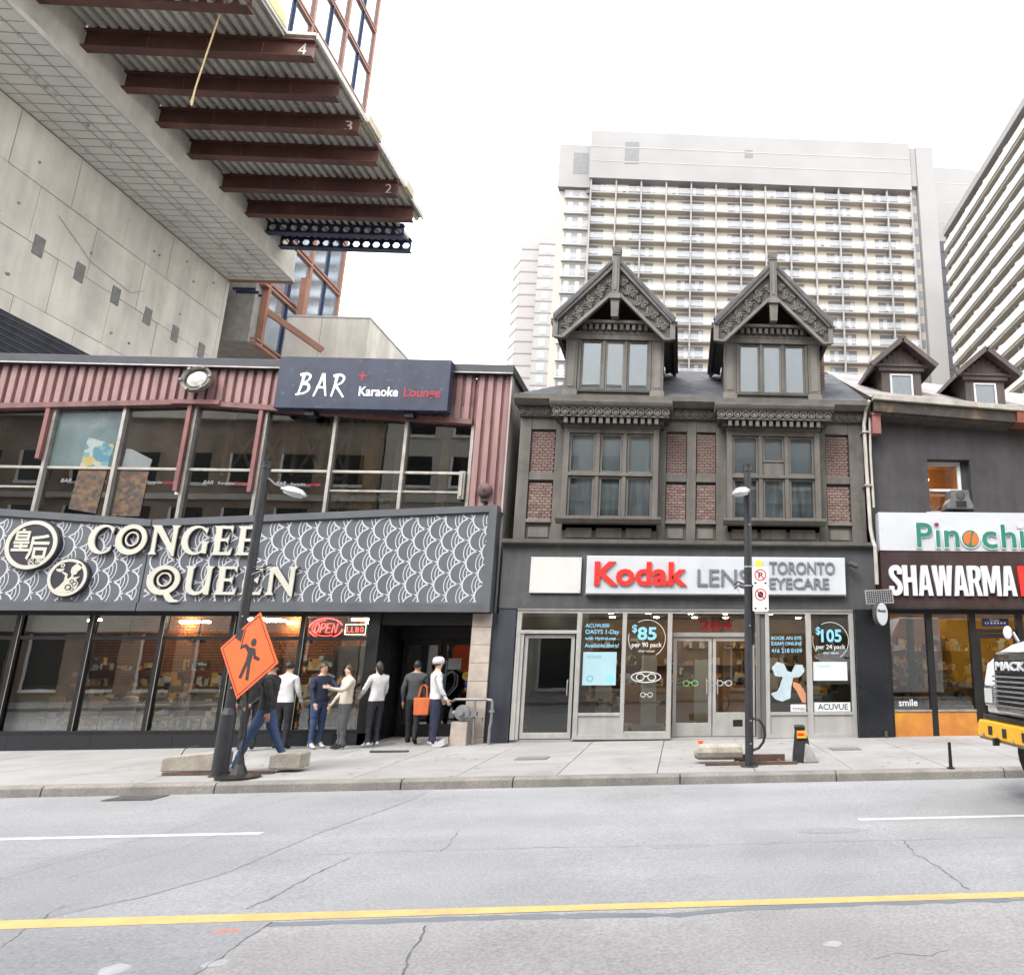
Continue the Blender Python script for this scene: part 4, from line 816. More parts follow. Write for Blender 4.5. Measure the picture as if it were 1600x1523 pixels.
# lit window signs
def neon(name, loops, r, m_, par, y=16.36):
    b = MB()
    for lp in loops: b.tube([(a, y, c) for a, c in lp], r, 6)
    return b.build(name, m_, par)
ro = emit('neon_red', (1, .06, .05), 5); gw = emit('neon_mint', (.55, 1, .7), 2.6)
on = thing('open_sign', (-7.7, 16.4, 2.05), 'red oval neon sign reading open in the restaurant window', 'sign')
B('back_panel', black_fr, on, (-8.06, -7.3, 16.42, 16.44, 2.08, 2.55))
OC, OZ = -7.7, 2.33
neon('neon_ring', [arc(OC, OZ, .35, 20, 175, 26, .21), arc(OC, OZ, .35, 200, 355, 26, .21)], .013, ro, on); neon('neon_ring', [arc(OC, OZ, .29, 95, 300, 26, .165)], .008, ro, on)
gl = {'O': [[(.1+.1*math.cos(t*.4488), .5+.5*math.sin(t*.4488)) for t in range(15)]], 'P': [[(0, 0), (0, 1), (.18, .95), (.2, .7), (.15, .5), (0, .45)]], 'E': [[(.2, 1), (0, 1), (0, 0), (.2, 0)], [(0, .52), (.16, .52)]], 'N': [[(0, 0), (0, 1), (.2, 0), (.2, 1)]],
      'L': [[(0, 1), (0, 0), (.2, 0)]], 'B': [[(0, 0), (0, 1), (.17, .9), (.15, .55), (0, .52)], [(0, .52), (.2, .42), (.17, .05), (0, 0)]]}
for k, ch in enumerate('OPEN'):
    neon('neon_letter', [[(OC-.245+k*.125+.42*a+.06*c*.5, OZ-.1+.2*c) for a, c in ln] for ln in gl[ch]], .011, ro, on)
lb = thing('licence_sign', (-7.08, 16.4, 2.2), 'small lit rectangular licence sign with mint border beside the oval neon', 'sign')
B('back_panel', black_fr, lb, (-7.3, -6.84, 16.42, 16.44, 2.19, 2.42)); neon('neon_border', [[(-7.29, 2.2), (-6.86, 2.2), (-6.86, 2.41), (-7.29, 2.41), (-7.29, 2.2)]], .009, gw, lb)
for k, ch in enumerate('LLBO'): neon('neon_letter', [[(-7.25+k*.095+.26*a, 2.25+.11*c) for a, c in ln] for ln in gl[ch]], .008, ro, lb)
# restaurant room
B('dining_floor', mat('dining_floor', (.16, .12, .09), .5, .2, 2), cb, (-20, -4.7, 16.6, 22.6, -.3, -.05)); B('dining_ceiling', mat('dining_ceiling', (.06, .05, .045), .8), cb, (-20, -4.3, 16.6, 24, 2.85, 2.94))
bk = B('dining_back_wall', mat('dining_mortar', (.1, .07, .05), .9), cb, (-20, -6.5, 21.0, 21.2, -.2, 2.9)); jb = MB(); r_ = 0; z = 1.0
while z < 2.8:
    x = -16-(.11 if r_ % 2 else 0)
    while x < -6.6: jb.box(x, x+.2, 20.97, 21, z, z+.065); x += .215
    z += .08; r_ += 1
jb.build('brickwork', mat('dining_brick', (.3, .13, .07), .8, .2, 6), bk, kind='stuff'); B('wainscot', mat('wainscot', (.25, .18, .11), .6, .2, 1.5), bk, (-20, -6.5, 20.9, 20.969, -.2, 1.0)); B('divider', mat('divider', (.3, .24, .17), .8, .2, 2), cb, (-6.6, -6.53, 17.6, 21, -.2, 2.85))
B('entry_wall', mat('entry_red', (.3, .07, .03), .7, .2, 2), cb, (-6.5, -4.3, 20.2, 20.3, -.2, 2.9))
led = emit('led_tube', (1, .88, .7), 40); 
for i_, (x0, y0, x1, y1) in enumerate(((-10.6, 18.2, -10.1, 17.9), (-9.9, 17.8, -9.7, 18.4), (-10.3, 18.8, -9.8, 18.7), (-12.5, 19, -12, 19.4), (-7.9, 18, -7.3, 18.2), (-14.5, 18.8, -14, 18.5))): MB().bar((x0, y0, 2.6), (x1, y1, 2.6), .05, .05).build('ceiling_led', led, cb)
wl1 = emit('wall_washer', (1, .55, .2), 60)
for x_ in (-13.5, -10.7, -8.6): B('wall_lamp', wl1, cb, (x_-.12, x_+.12, 20.75, 20.85, 2.62, 2.7))
tab = mat('table_top', (.34, .26, .17), .4, .15, 2); lampw = mat('white_ceramic', (.7, .7, .7), .3)
def table(x, y, lab, items):
    t = thing('dining_table', (x, y, -.05), lab, 'table', 'dining tables behind the restaurant glass'); B('table_top', tab, t, (x-.45, x+.45, y-.35, y+.35, .66, .7)); MB().lathe([(.22, -.05), (.22, -.02), (.035, 0), (.035, .66)], n=12).xf(Matrix.Translation((x, y, 0))).build('pedestal', black_fr, t)
    for s_ in (-1, 1):
        c = thing('dining_chair', (x+s_*.75, y, -.05), lab.replace('dining table', 'dining chair on the %s side of the table' % ('right' if s_ > 0 else 'left')), 'chair', 'dining chairs behind the restaurant glass'); xx = x+s_*.75
        B('seat', tab, c, (xx-.2, xx+.2, y-.2, y+.2, .38, .43)); a = xx+s_*.18; B('backrest', tab, c, (a-.02, a+.02, y-.2, y+.2, .55, .88))
        for u in (-.17, .17):
            for v in (-.17, .17): B('leg', black_fr, c, (xx+u-.015, xx+u+.015, y+v-.015, y+v+.015, -.05, .38 if u*s_ < 0 else .56))
for k, (x_, y_) in enumerate(((-14.7, 17.4), (-12.0, 17.4), (-10.2, 17.5), (-8.9, 18.9))):
    table(x_, y_, 'brown dining table inside the %s restaurant window' % ('leftmost visible', 'second', 'third', 'fourth')[k], False)
for k, (x_, y_, w_) in enumerate(((-12.15, 17.3, 'second'), (-10.2, 17.5, 'third'))): tag(MB().lathe([(.05, .701), (.14, .73), (.17, .78), (.15, .86), (.05, .9)], n=16).build('teapot', lampw, None, loc=(x_, y_, 0)), 'white china pot on the table inside the %s restaurant window' % w_, 'pot')
B('menu_board', mat('menu_white', (.6, .62, .6), .6), cb, (-7.5, -6.85, 16.42, 16.43, 1.32, 1.96))
for k in range(9): B('menu_line', bar_txt, cb, (-7.4, -7.4+random.uniform(.2, .42), 16.412, 16.418, 1.42+.055*k, 1.43+.055*k))
B('camera_dome', decal_w, cb, (-14.2, -14.1, 16.5, 16.6, 2.4, 2.5))
clutter(cb, -16, -6.8, 20.3, 20.8, (-.05, .3, .7, 1.0, 1.4), 30, .5, .4, seed=11); clutter(cb, -15, -7, 17.2, 19.2, (.7,), 26, .14, .16, seed=12); clutter(cb, -6.4, -4.5, 19.6, 20.1, (.2, .8, 1.2, 1.6), 10, .4, .4, seed=13)
clutter(cb, -19, -4.5, 17.6, 18.8, (4.4, 4.8, 5.2), 30, .5, .5, seed=14)
for x_ in (-13.2, -11.6, -9.1, -7.6): MB().lathe([(.02, .5), (.03, .1), (.16, 0), (.17, -.02), (.15, -.03)], n=14).build('pendant_lamp', black_fr, cb, loc=(x_, 18.4, 2.1))
# ================================================================== SHAWARMA SHOP on the right
stucco = mat('charcoal_stucco', (.048, .047, .05), .9, .15, 1.0, bump=.25, bscale=80, streak=.2, fine=.15)
brown_clad = mat('brown_board', (.075, .058, .054), .6, .18, 2, streak=.3)
sb = thing('shawarma_building', (7.5, 16.3, 0), 'dark stucco shop building with two small brown roof dormers on the right', 'building')
B('wall', stucco, sb, (4.4, 5.8, 16.3, 16.7, 2.7, 7.45), (6.84, 14, 16.3, 16.7, 2.7, 7.45), (5.8, 6.84, 16.3, 16.7, 2.7, 5.06), (5.8, 6.84, 16.3, 16.7, 6.34, 7.45)); B('rear_wall', dark_in, sb, (4.4, 14, 22, 22.2, 0, 7.4))
# eave: rotten boards under a sagging pale gutter
pale = mat('pale_gutter', (.4, .38, .34), .6, .2, 3, streak=.3); rot = mat('rotten_board', (.055, .05, .045), .9, .3, 4, col2=(.2, .12, .06), c2amt=.25, c2scale=1.7, bump=.4, bscale=25)
def eav(x): return 7.66-.062*(x-4.4)
def sweep(prof, xs, nm, m, par):
    n = len(prof); vs = [(x, y, eav(x)+z) for x in xs for y, z in prof]
    return MB().add(vs, [(i*n+a, i*n+(a+1) % n, (i+1)*n+(a+1) % n, (i+1)*n+a) for i in range(len(xs)-1) for a in range(n)]+[tuple(range(n)), tuple(range((len(xs)-1)*n, len(xs)*n))]).build(nm, m, par)
sweep([(15.72, -.03), (15.7, .08), (15.78, .09), (15.95, .09), (15.95, -.03)], [4.42, 5.8, 7.0, 8.2], 'gutter', pale, sb); sweep([(15.84, -.29), (15.8, -.06), (16.3, -.04), (16.3, -.29)], [4.45, 5.5, 6.6, 7.85], 'rotten_fascia', rot, sb)
sweep([(15.8, -.3), (15.72, .1), (16.3, .1), (16.3, -.3)], [7.87, 9, 14], 'red_fascia', mat('rust_red_fascia', (.2, .07, .05), .6, .2, 3), sb); sweep([(15.99, -.34), (15.94, -.295), (16.3, -.295), (16.3, -.38)], [4.45, 7.8], 'bed_board', rot, sb)
rs_ = mat('old_shingle', (.26, .235, .235), .8, .2, 2, bump=.4, bscale=22, col2=(.13, .11, .12), c2amt=.4, c2scale=1.2)
MB().add([(4.37, 15.85, 7.72), (14, 15.85, 7.0), (14, 21, 9.6), (4.37, 21, 10.5), (4.37, 26, 7.5), (14, 26, 7.0)], [(0, 1, 2, 3), (3, 2, 5, 4)]).build('roof', rs_, sb)
MB().add([(4.37, 15.9, 7.3), (4.37, 15.86, 7.7), (4.37, 21, 10.48), (4.37, 26, 7.4), (4.37, 26, 7.0)], [(0, 1, 2, 3, 4)]).build('gable_end', brown_clad, sb)
def dorm(cx, zb_, lab):
    y = 17.2; d = B('dormer', brown_clad, sb, (cx-.52, cx+.52, y+.05, 19.4, zb_-.3, zb_+.95), label=lab); w, h = .3, .42
    MB().box(cx-.52, cx-w, y-.01, y+.05, zb_-.3, zb_+.78).box(cx+w, cx+.52, y-.01, y+.05, zb_-.3, zb_+.78).box(cx-w, cx+w, y-.01, y+.05, zb_+.6, zb_+.78).box(cx-w, cx+w, y-.01, y+.05, zb_-.3, zb_-.02).build('face_board', brown_clad, d)
    sash(d, cx-w, cx+w, zb_-.02, zb_+.6, y-.02, blind, decal_w, fr=.05, d=.06, gap=-.001+.001)
    B('head_board', brown_clad, d, (cx-.6, cx+.6, y-.08, y-.011, zb_+.66, zb_+.8))
    MB().prism([(cx-.68, zb_+.8), (cx+.68, zb_+.8), (cx, zb_+1.36)], y-.02, y+.1).build('gable', mat('gable_board_back', (.03, .024, .022), .8), d)
    for k in range(9):
        a = cx-.6+k*.134; top = zb_+.8+.56*(1-abs(a+.065-cx)/.7)-.04
        if top-zb_ > .86: B('gable_board', brown_clad, d, (a, a+.128, y-.05, y-.021, zb_+.805, top))
    B('gable_base', brown_clad, d, (cx-.72, cx+.72, y-.12, y-.02, zb_+.77, zb_+.83))
    for s_ in (-1, 1):
        A, E_ = (cx, zb_+1.5), (cx+s_*.86, zb_+.76); t = .09
        MB().add([(A[0], y-.3, A[1]), (E_[0], y-.3, E_[1]), (E_[0], 19.6, E_[1]), (A[0], 20.2, A[1]), (A[0], y-.3, A[1]-t), (E_[0]-s_*.03, y-.3, E_[1]-t), (E_[0]-s_*.03, 19.6, E_[1]-t), (A[0], 20.2, A[1]-t)], [(0, 1, 2, 3), (7, 6, 5, 4), (0, 4, 5, 1), (1, 5, 6, 2)]).build('roof_slope', rs_ if s_ < 0 else brown_clad, d)
        MB().bar((A[0], y-.33, A[1]-.05), (E_[0], y-.33, E_[1]-.05), .05, .12).build('verge_board', brown_clad, d)
dorm(5.58, 8.28, 'small brown boarded dormer nearest the downspout'); dorm(7.78, 8.08, 'small brown boarded dormer by the right edge')
# window with warm room and vent unit
wd = B('upper_window', decal_w, sb, (5.81, 5.87, 16.52, 16.6, 5.07, 6.33), (6.6, 6.68, 16.52, 16.6, 5.07, 6.33), (5.87, 6.6, 16.52, 16.6, 6.23, 6.33), (5.87, 6.6, 16.52, 16.6, 5.6, 5.66), (5.87, 6.6, 16.52, 16.6, 5.07, 5.12)); B('reveal', stucco, wd, (6.681, 6.838, 16.5, 16.7, 5.07, 6.33)); B('pane', glass('clear_pane', (.9, .92, .9), .9), wd, (5.87, 6.6, 16.56, 16.565, 5.12, 6.23))
B('room', mat('warm_room', (.36, .2, .09), .8, .2, 2), sb, (5.2, 7.4, 19, 19.1, 4.6, 6.8), (5.2, 7.4, 17, 19, 6.75, 6.8), (7.38, 7.4, 17, 19, 4.6, 6.75)); MB().ell((6.3, 18.2, 6.3), (.18, .18, .12)).build('room_lamp', emit('room_lamp', (1, .55, .2), 14), sb, smooth=True)
vu = thing('vent_unit', (6.4, 16.35, 5.07), 'grey square vent unit standing on the sign ledge before the upper window', 'vent')
MB().prism([(6.1, 5.08), (6.74, 5.08), (6.72, 5.2), (6.66, 5.32), (6.64, 5.52), (6.22, 5.52), (6.2, 5.32), (6.12, 5.2)], 16.02, 16.42).build('casing', mat('vent_grey', (.12, .125, .135), .5, .3, 6, metal=.3), vu, bevel=.01); B('grille', black_fr, vu, (6.32, 6.56, 16.0, 16.019, 5.12, 5.26)); MB().lathe([(.12, 0), (.1, -.02), (.02, -.03)], n=16, ax='y').xf(Matrix.Translation((6.44, 16.02, 5.4))).build('fan', trim_dk, vu)
# downspout and leader head
dp = thing('downspout', (4.3, 16.15, 3.1), 'dented pale downspout between the gabled house and the dark building', 'pipe')
MB().tube([(4.34, 15.85, 7.62), (4.3, 16.05, 7.42), (4.26, 16.12, 7.1), (4.27, 16.12, 6.0), (4.3, 16.12, 4.6), (4.33, 16.08, 4.3), (4.33, 15.92, 4.15), (4.33, 15.92, 3.3)], .045, 8).build('pipe', pale, dp); MB().tube([(4.4, 16.1, 7.3), (4.38, 16.12, 6.4), (4.4, 16.12, 5.1)], .03, 8).build('conduit', pale, dp)
for z_ in (6.9, 5.6): B('strap', steel_fr, dp, (4.19, 4.36, 16.05, 16.3, z_, z_+.04))
B('leader_head', mat('leader_red', (.2, .08, .07), .6, .2, 3), dp, (4.42, 4.62, 15.95, 16.2, 6.85, 7.33), (4.4, 4.64, 15.93, 16.2, 7.3, 7.36))
# signs
ps = thing('cafe_sign', (8, 16.1, 4.07), 'white cafe sign with green lettering and coffee bean above the brown sign', 'sign')
B('sign_box', sign_white, ps, (4.46, 5.6, 15.98, 16.28, 4.08, 4.96), (5.602, 13.5, 15.985, 16.28, 4.08, 4.985))
green = mat('sign_green', (.02, .16, .11), .4, .05, 2); halo = mat('sign_edge_white', (.62, .64, .65), .4, 0)
cxs = []
def both(s_, a, b, z_, h_):
    text(s_, a-.015, b+.015, z_-.015, 15.98, halo, ps, .035, bold=.028, height=h_+.03, name='letter_edge'); return text(s_, a, b, z_, 15.944, green, ps, .012, bold=.012, height=h_, name='letter')
both('P', 5.31, 5.68, 4.17, .55); both('ı', 5.76, 5.85, 4.17, .38); both('n', 5.95, 6.3, 4.17, .38); both('c', 6.83, 7.18, 4.16, .38); both('h', 7.29, 7.63, 4.17, .53); both('ı', 7.73, 7.82, 4.17, .38)
solid('bean_edge', [circ(6.56, 4.36, .225, 28)], 15.98, .035, halo, ps); solid('bean', [circ(6.56, 4.36, .2, 28)], 15.944, .01, green, ps)
solid('bean_half', [arc(6.555, 4.36, .165, 80, 245, 14)+[(6.535, 4.28), (6.55, 4.36), (6.575, 4.44)]], 15.932, .006, mat('sign_orange', (.62, .13, .03), .4, 0), ps); solid('bean_half', [arc(6.575, 4.36, .165, 62, -85, 14)+[(6.575, 4.28), (6.595, 4.36), (6.625, 4.44)]], 15.932, .006, MATS['sign_orange'], ps)
solid('ladybird', [circ(5.79, 4.68, .055, 14, .042)], 15.944, .01, mat('sign_maroon', (.15, .02, .02), .5), ps); solid('cherry', [circ(7.75, 4.68, .07, 14)], 15.944, .01, mat('sign_pink', (.75, .45, .55), .5), ps)
ss = thing('shawarma_sign', (8, 16.1, 2.83), 'dark brown sign with big white block capitals over the right shop', 'sign')
B('sign_box', mat('brown_sign', (.045, .028, .028), .35, .2, 1, streak=.2), ss, (4.46, 13.5, 16.0, 16.28, 2.8, 4.075)); B('drip_edge', black_fr, ss, (4.44, 13.5, 15.97, 16.28, 2.76, 2.799))
lit_w = mat('sign_lit_white', (.52, .53, .56), .35, 0)
def outline(pts, w):
    l_, r_ = [], []
    for j, p_ in enumerate(pts):
        a, c = pts[max(j-1, 0)], pts[min(j+1, len(pts)-1)]; dx, dz = c[0]-a[0], c[1]-a[1]; q = math.hypot(dx, dz) or 1
        l_.append((p_[0]-dz/q*w/2, p_[1]+dx/q*w/2)); r_.append((p_[0]+dz/q*w/2, p_[1]-dx/q*w/2))
    return l_+r_[::-1]
BK = {'S': ([outline(S([(.4, .7), (.4, .82), (.33, .905), (.24, .915), (.14, .88), (.095, .78), (.13, .64), (.24, .52), (.36, .4), (.405, .25), (.36, .13), (.25, .085), (.13, .11), (.09, .2), (.09, .31)], 5), .175)], .52),
 'H': ([[(0, 0), (0, 1), (.18, 1), (.18, .6), (.34, .6), (.34, 1), (.52, 1), (.52, 0), (.34, 0), (.34, .44), (.18, .44), (.18, 0)]], .56),
 'A': ([[(0, 0), (.17, 1), (.39, 1), (.56, 0), (.38, 0), (.355, .19), (.205, .19), (.18, 0)], [(.228, .34), (.332, .34), (.28, .76)]], .57),
 'W': ([[(0, 1), (.12, 0), (.32, 0), (.38, .58), (.44, 0), (.64, 0), (.76, 1), (.59, 1), (.53, .36), (.46, 1), (.3, 1), (.23, .36), (.17, 1)]], .77),
 'R': ([[(0, 0), (0, 1), (.3, 1), (.42, .97), (.49, .87), (.49, .63), (.44, .53), (.38, .48), (.51, 0), (.33, 0), (.23, .43), (.18, .43), (.18, 0)], [(.18, .56), (.18, .86), (.27, .86), (.31, .81), (.31, .61), (.27, .56)]], .54),
 'M': ([[(0, 0), (0, 1), (.22, 1), (.35, .42), (.48, 1), (.7, 1), (.7, 0), (.53, 0), (.53, .6), (.42, .1), (.28, .1), (.17, .6), (.17, 0)]], .74)}
def block_word(w, x0, x1, z, h_, m_):
    tot = sum(BK[c][1] for c in w); k = (x1-x0)/tot; x = x0
    for c in w: solid('letter', [[(x+a*k, z+b*h_) for a, b in lp] for lp in BK[c][0]], 15.999, .07, m_, ss); x += BK[c][1]*k
block_word('SHAWARMA', 4.62, 7.55, 3.06, .68, lit_w); block_word('H', 7.62, 8.0, 3.06, .68, red_face)
# shop front
pf = B('shop_front', black_fr, sb, (4.6, 13.5, 16.2, 16.32, 2.68, 2.758))
ghost_orange = mat('bumper_ghost_orange', (.42, .16, .035), .5, .15, 2, col2=(.52, .27, .03), c2amt=.5, c2scale=.8)  # ghost image of the truck's yellow bumper painted into the kneewall colour
for x_, w_ in ((5.56, .07), (6.56, .07), (7.66, .07), (8.8, .05), (10.5, .05)): B('mullion', black_fr, pf, (x_-w_, x_+w_, 16.2, 16.32, .0, 2.68))
B('mullion', black_fr, pf, (4.6, 4.66, 16.2, 16.32, 0, 2.68))
for a, b in ((4.66, 5.49), (5.63, 6.49), (7.73, 8.75), (8.85, 10.45)): B('pane', pane_cg, pf, (a, b, 16.26, 16.265, .6, 2.68)); B('kneewall', ghost_orange, pf, (a, b, 16.2, 16.3, -.1, .56)); B('sill', steel_fr, pf, (a, b, 16.18, 16.32, .562, .6))
dd = MB().box(6.64, 6.72, 16.23, 16.29, .02, 2.24).box(7.5, 7.58, 16.23, 16.29, .02, 2.24).box(6.72, 7.5, 16.23, 16.29, 2.14, 2.24).box(6.72, 7.5, 16.23, 16.29, .02, .3).build('door', black_fr, pf); B('pane', pane_cg, dd, (6.72, 7.5, 16.25, 16.255, .3, 2.14)); B('transom', black_fr, pf, (6.64, 7.58, 16.22, 16.3, 2.26, 2.34)); B('pane', pane_cg, pf, (6.64, 7.58, 16.26, 16.265, 2.34, 2.68))
stk = B('review_sticker', mat('sticker_navy', (.02, .02, .07), .6), pf, (6.8, 7.42, 16.25, 16.256, 2.4, 2.58)); text('Google', 6.98, 7.2, 2.52, 16.249, decal_w, stk, .002); text('4.9 ★★★★★', 6.86, 7.36, 2.45, 16.249, decal_w, stk, .002)
B('shop_floor', MATS['shop_floor'], sb, (4.6, 13.5, 16.4, 22, -.1, .03)); B('shop_ceiling', MATS['shop_ceiling'], sb, (4.6, 13.5, 16.4, 22, 2.9, 3.0)); B('shop_back', mat('shop_orange_wall', (.42, .2, .08), .7, .2, 1), sb, (4.6, 13.5, 20, 20.1, 0, 2.9)); B('counter', MATS['counter_wood'], sb, (5.6, 8.6, 18.2, 18.8, .03, 1.0)); B('side_panel', mat('olive_curtain', (.2, .2, .12), .8, .2, 2), sb, (5.2, 5.35, 16.7, 16.8, .05, 2.8))
for x_ in (5.3, 6.3, 7.2, 8.4):
    link('pot_light', pm, sb, loc=(x_, 17.2, 2.87)); link('pot_light', pm, sb, loc=(x_+.3, 18.8, 2.87))
B('window_ledge', decal_pale, pf, (5.64, 6.48, 16.4, 16.8, .6, .66)); text('smile', 4.78, 5.2, .68, 16.255, decal_w, pf, .003, bold=.02)
ob = thing('oval_sign', (4.42, 15.9, 2.4), 'small oval white blade sign projecting beside the black panel', 'sign')
MB().lathe([(.21, 0), (.21, .12), (.19, .125)], n=28, ax='y').xf(Matrix.Translation((4.36, 15.72, 2.64)) @ Matrix.Rotation(R(28), 4, 'Z') @ Matrix.Diagonal((.82, 1, 1.25, 1))).build('light_box', trim_dk, ob); MB().lathe([(.195, -.004), (.195, .0)], n=28, ax='y').xf(Matrix.Translation((4.36, 15.718, 2.64)) @ Matrix.Rotation(R(28), 4, 'Z') @ Matrix.Diagonal((.82, 1, 1.25, 1))).build('face', sign_white, ob); MB().tube([(4.36, 15.8, 2.8), (4.5, 16.12, 2.8)], .015, 6).build('bracket', black_fr, ob)
tm = font_mesh('Pinochi', .1, .003, MATS['decal_black'], .004); tm.transform(Matrix.Translation((4.36, 15.71, 2.68)) @ Matrix.Rotation(R(28), 4, 'Z') @ Matrix.Translation((-.13, 0, 0)) @ Matrix.Diagonal((.8, 1, .8, 1))); link('lettering', tm, ob)
sol = thing('solar_panel', (4.3, 15.95, 2.9), 'small tilted solar panel mounted above the oval blade sign', 'panel'); Mx = Matrix.Translation((4.34, 15.82, 3.02)) @ Matrix.Rotation(R(-3), 4, 'Y') @ Matrix.Rotation(R(-6), 4, 'X')
MB().box(-.31, .31, -.012, .012, -.155, .155).xf(Mx).build('frame', steel_fr, sol); MB().box(-.295, .295, -.016, -.0125, -.14, .14).xf(Mx).build('cells', mat('solar_dark', (.02, .022, .03), .2), sol)
g_ = MB()
for k in range(13): g_.box(-.29+k*.0483-.0018, -.29+k*.0483+.0018, -.0185, -.0165, -.14, .14)
for k in range(8): g_.box(-.295, .295, -.0205, -.019, -.135+k*.0386-.0018, -.135+k*.0386+.0018)
g_.xf(Mx).build('grid', mat('solar_grid', (.5, .5, .5), .5, 0), sol); MB().tube([(4.34, 15.84, 3.02), (4.34, 16.15, 2.95)], .015, 6).build('bracket', black_fr, sol)
tag(MB().tube([(4.4, 16.02, -.1), (4.4, 16.02, .18)], .035, 8).build('floor_lamp', trim_dk), 'short dark pipe stub at the foot of the black pier', 'pipe')
clutter(sb, 4.8, 10, 18.2, 18.8, (1.0, 1.25), 22, .4, .35, seed=21); clutter(sb, 4.8, 10, 19.5, 19.9, (.4, .9, 1.4, 1.9), 26, .6, .45, seed=22); clutter(sb, 4.8, 8.6, 16.8, 17.6, (.05, .45, .75), 12, .5, .4, seed=23)
# ================================================================== CONSTRUCTION BUILDING upper left
conc = mat('raw_concrete', (.65, .62, .555), .9, .14, .35, bump=.15, bscale=12, streak=.22, streak_scale=1.2, col2=(.54, .51, .45), c2amt=.35, c2scale=.5, rnd=.05)
conc_dk = mat('concrete_joint', (.3, .285, .26), .9, .2, 2); rust = mat('primer_rust', (.1, .045, .038), .6, .3, .8, col2=(.15, .065, .048), c2amt=.35, c2scale=.7); copper = mat('copper_frame', (.33, .17, .12), .5, .15, 1); deckm = mat('galv_deck', (.55, .53, .49), .6, .2, .8, metal=.1, col2=(.4, .37, .31), c2amt=.4, c2scale=.5); deck_dk = mat('galv_deck_shadow', (.3, .28, .25), .6, .2, 1)
blue_steel = mat('navy_steel', (.02, .03, .075), .5, .15, 1)
tg = bpy.data.materials.new('tower_glass'); tg.use_nodes = True; _p = tg.node_tree.nodes['Principled BSDF']; _p.inputs['Base Color'].default_value = (.58, .67, .78, 1); _p.inputs['Metallic'].default_value = .85; _p.inputs['Roughness'].default_value = .06
co = thing('construction_tower', (-30, 34, 0), 'raw concrete tower under construction with cantilevered rusty steel deck, upper left', 'building')
X1, X2 = -27.0, -23.3
B('core', conc_dk, co, (-50, X1-.06, 16, 40, 0, 26)); z = 3.4; row = 0
while z < 23.3:
    y = 16.0-(1.5 if row % 2 else 0)
    while y < 40:
        a, b = max(y, 16), min(y+3.0, 40)
        if b-a > .3: B('concrete_panel', conc, co, (X1-.06, X1+random.uniform(-.012, .012), a+.015, b-.015, z+.015, min(z+2.5, 23.4)-.015))
        y += 3.0
    z += 2.5; row += 1
B('end_wall', conc, co, (-50, X1, 40, 40.3, 0, 23.4))
for y_ in (22.1, 24.3, 26.4, 28.5, 30.6, 32.7, 34.8, 36.8, 38.95): B('embed_plate', mat('embed_grey', (.2, .2, .195), .7, .2, 2), co, (X1, X1+.03, y_-.24, y_+.24, 18.0, 18.85))
th_ = MB().lathe([(.06, 0), (.06, .05)], n=8, ax='x').mesh('tie_hole', conc_dk)
for k in range(26): link('tie_hole', th_, co, loc=(X1+.0, random.uniform(22, 39), random.choice((14.2, 16.6, 19.6, 21.8, 22.6))))
MB().tube([(X1+.05, 29, 20.2), (X1+.05, 31, 19.2), (X1+.05, 33.5, 19.0), (X1+.05, 34.2, 19.5)], .014, 5).build('cable', mat('cable_grey', (.36, .35, .33), .8), co)
# soffit with form ties
so_ = B('soffit', mat('soffit_deck', (.74, .735, .71), .6, .12, .4, col2=(.4, .39, .36), c2amt=.3, c2scale=.4), co, (X1, X2+.0, 15, 40.05, 23.45, 23.7)); tie = mat('soffit_tie', (.3, .295, .285), .6)
y = 15.2
while y < 40: B('joint_strip', tie, so_, (X1+.05, X2-.05, y, y+.022, 23.435, 23.449)); y += .5
for x_ in (-26.4, -25.3, -24.9, -24.0): MB().tube([(x_, 15, 23.42), (x_, 39.9, 23.42)], .014, 5).build('tie_rod', tie, so_)
tp = MB().box(-.04, .04, -.04, .04, -.12, 0).mesh('clip', deckm)
for k in range(60): link('clip', tp, so_, loc=(random.choice((-26.4, -25.1, -24.0)), 15.4+k*.41, 23.44))
B('soffit_end', copper, co, (X1, X2, 40.06, 40.3, 23.4, 23.72))
fa = B('fascia', conc, co, (X2-.5, X2, 15, 40.05, 23.701, 25.33)); B('soffit_lip', mat('lip_white', (.6, .59, .56), .8, .15, 1), co, (X2+.001, X2+.12, 15, 40.06, 23.4, 23.62))
# cantilever beams (I sections) and corrugated deck
def ibeam(y, m, xa=X2, xb=-14.72, z0=24.5, h=.8, w=.38, holes=0, nm='steel_beam', lab=None):
    b = MB().box(xa, xb, y-w/2, y+w/2, z0, z0+.05).box(xa, xb, y-w/2, y+w/2, z0+h-.05, z0+h)
    if not holes: b.box(xa, xb, y-.02, y+.02, z0+.05, z0+h-.05)
    o = b.build(nm, m, co, label=lab)
    if holes:
        n = holes; s_ = (xb-xa)/n; r = .2; lp = [[(xa, z0+.05), (xb, z0+.05), (xb, z0+h-.05), (xa, z0+h-.05)]]+[[(xa+s_*(k+.5)+r*1.05*math.cos(R(60*a)), z0+h/2+r*math.sin(R(60*a))) for a in range(6)] for k in range(n)]
        solid('web', lp, y+.02, .04, m, o)
    return o
for y_ in (20.2, 24.43, 26.5, 28.5, 30.55, 32.97, 35.1):
    o = ibeam(y_, rust); xs_ = (-21, -18.8, -16.7)
    for x_ in xs_[:2 if y_ > 30 else 3]: B('stiffener', mat('rust_bright', (.3, .1, .06), .6, .2, 2), o, (x_, x_+.025, y_-.035, y_-.021, 24.57, 25.2))
ibeam(22.3, rust, holes=13, xb=-15.9)
ibeam(36.95, blue_steel, xb=-15.9, holes=13, z0=24.63); ibeam(38.35, blue_steel, xb=-16.0, holes=13, z0=24.6)
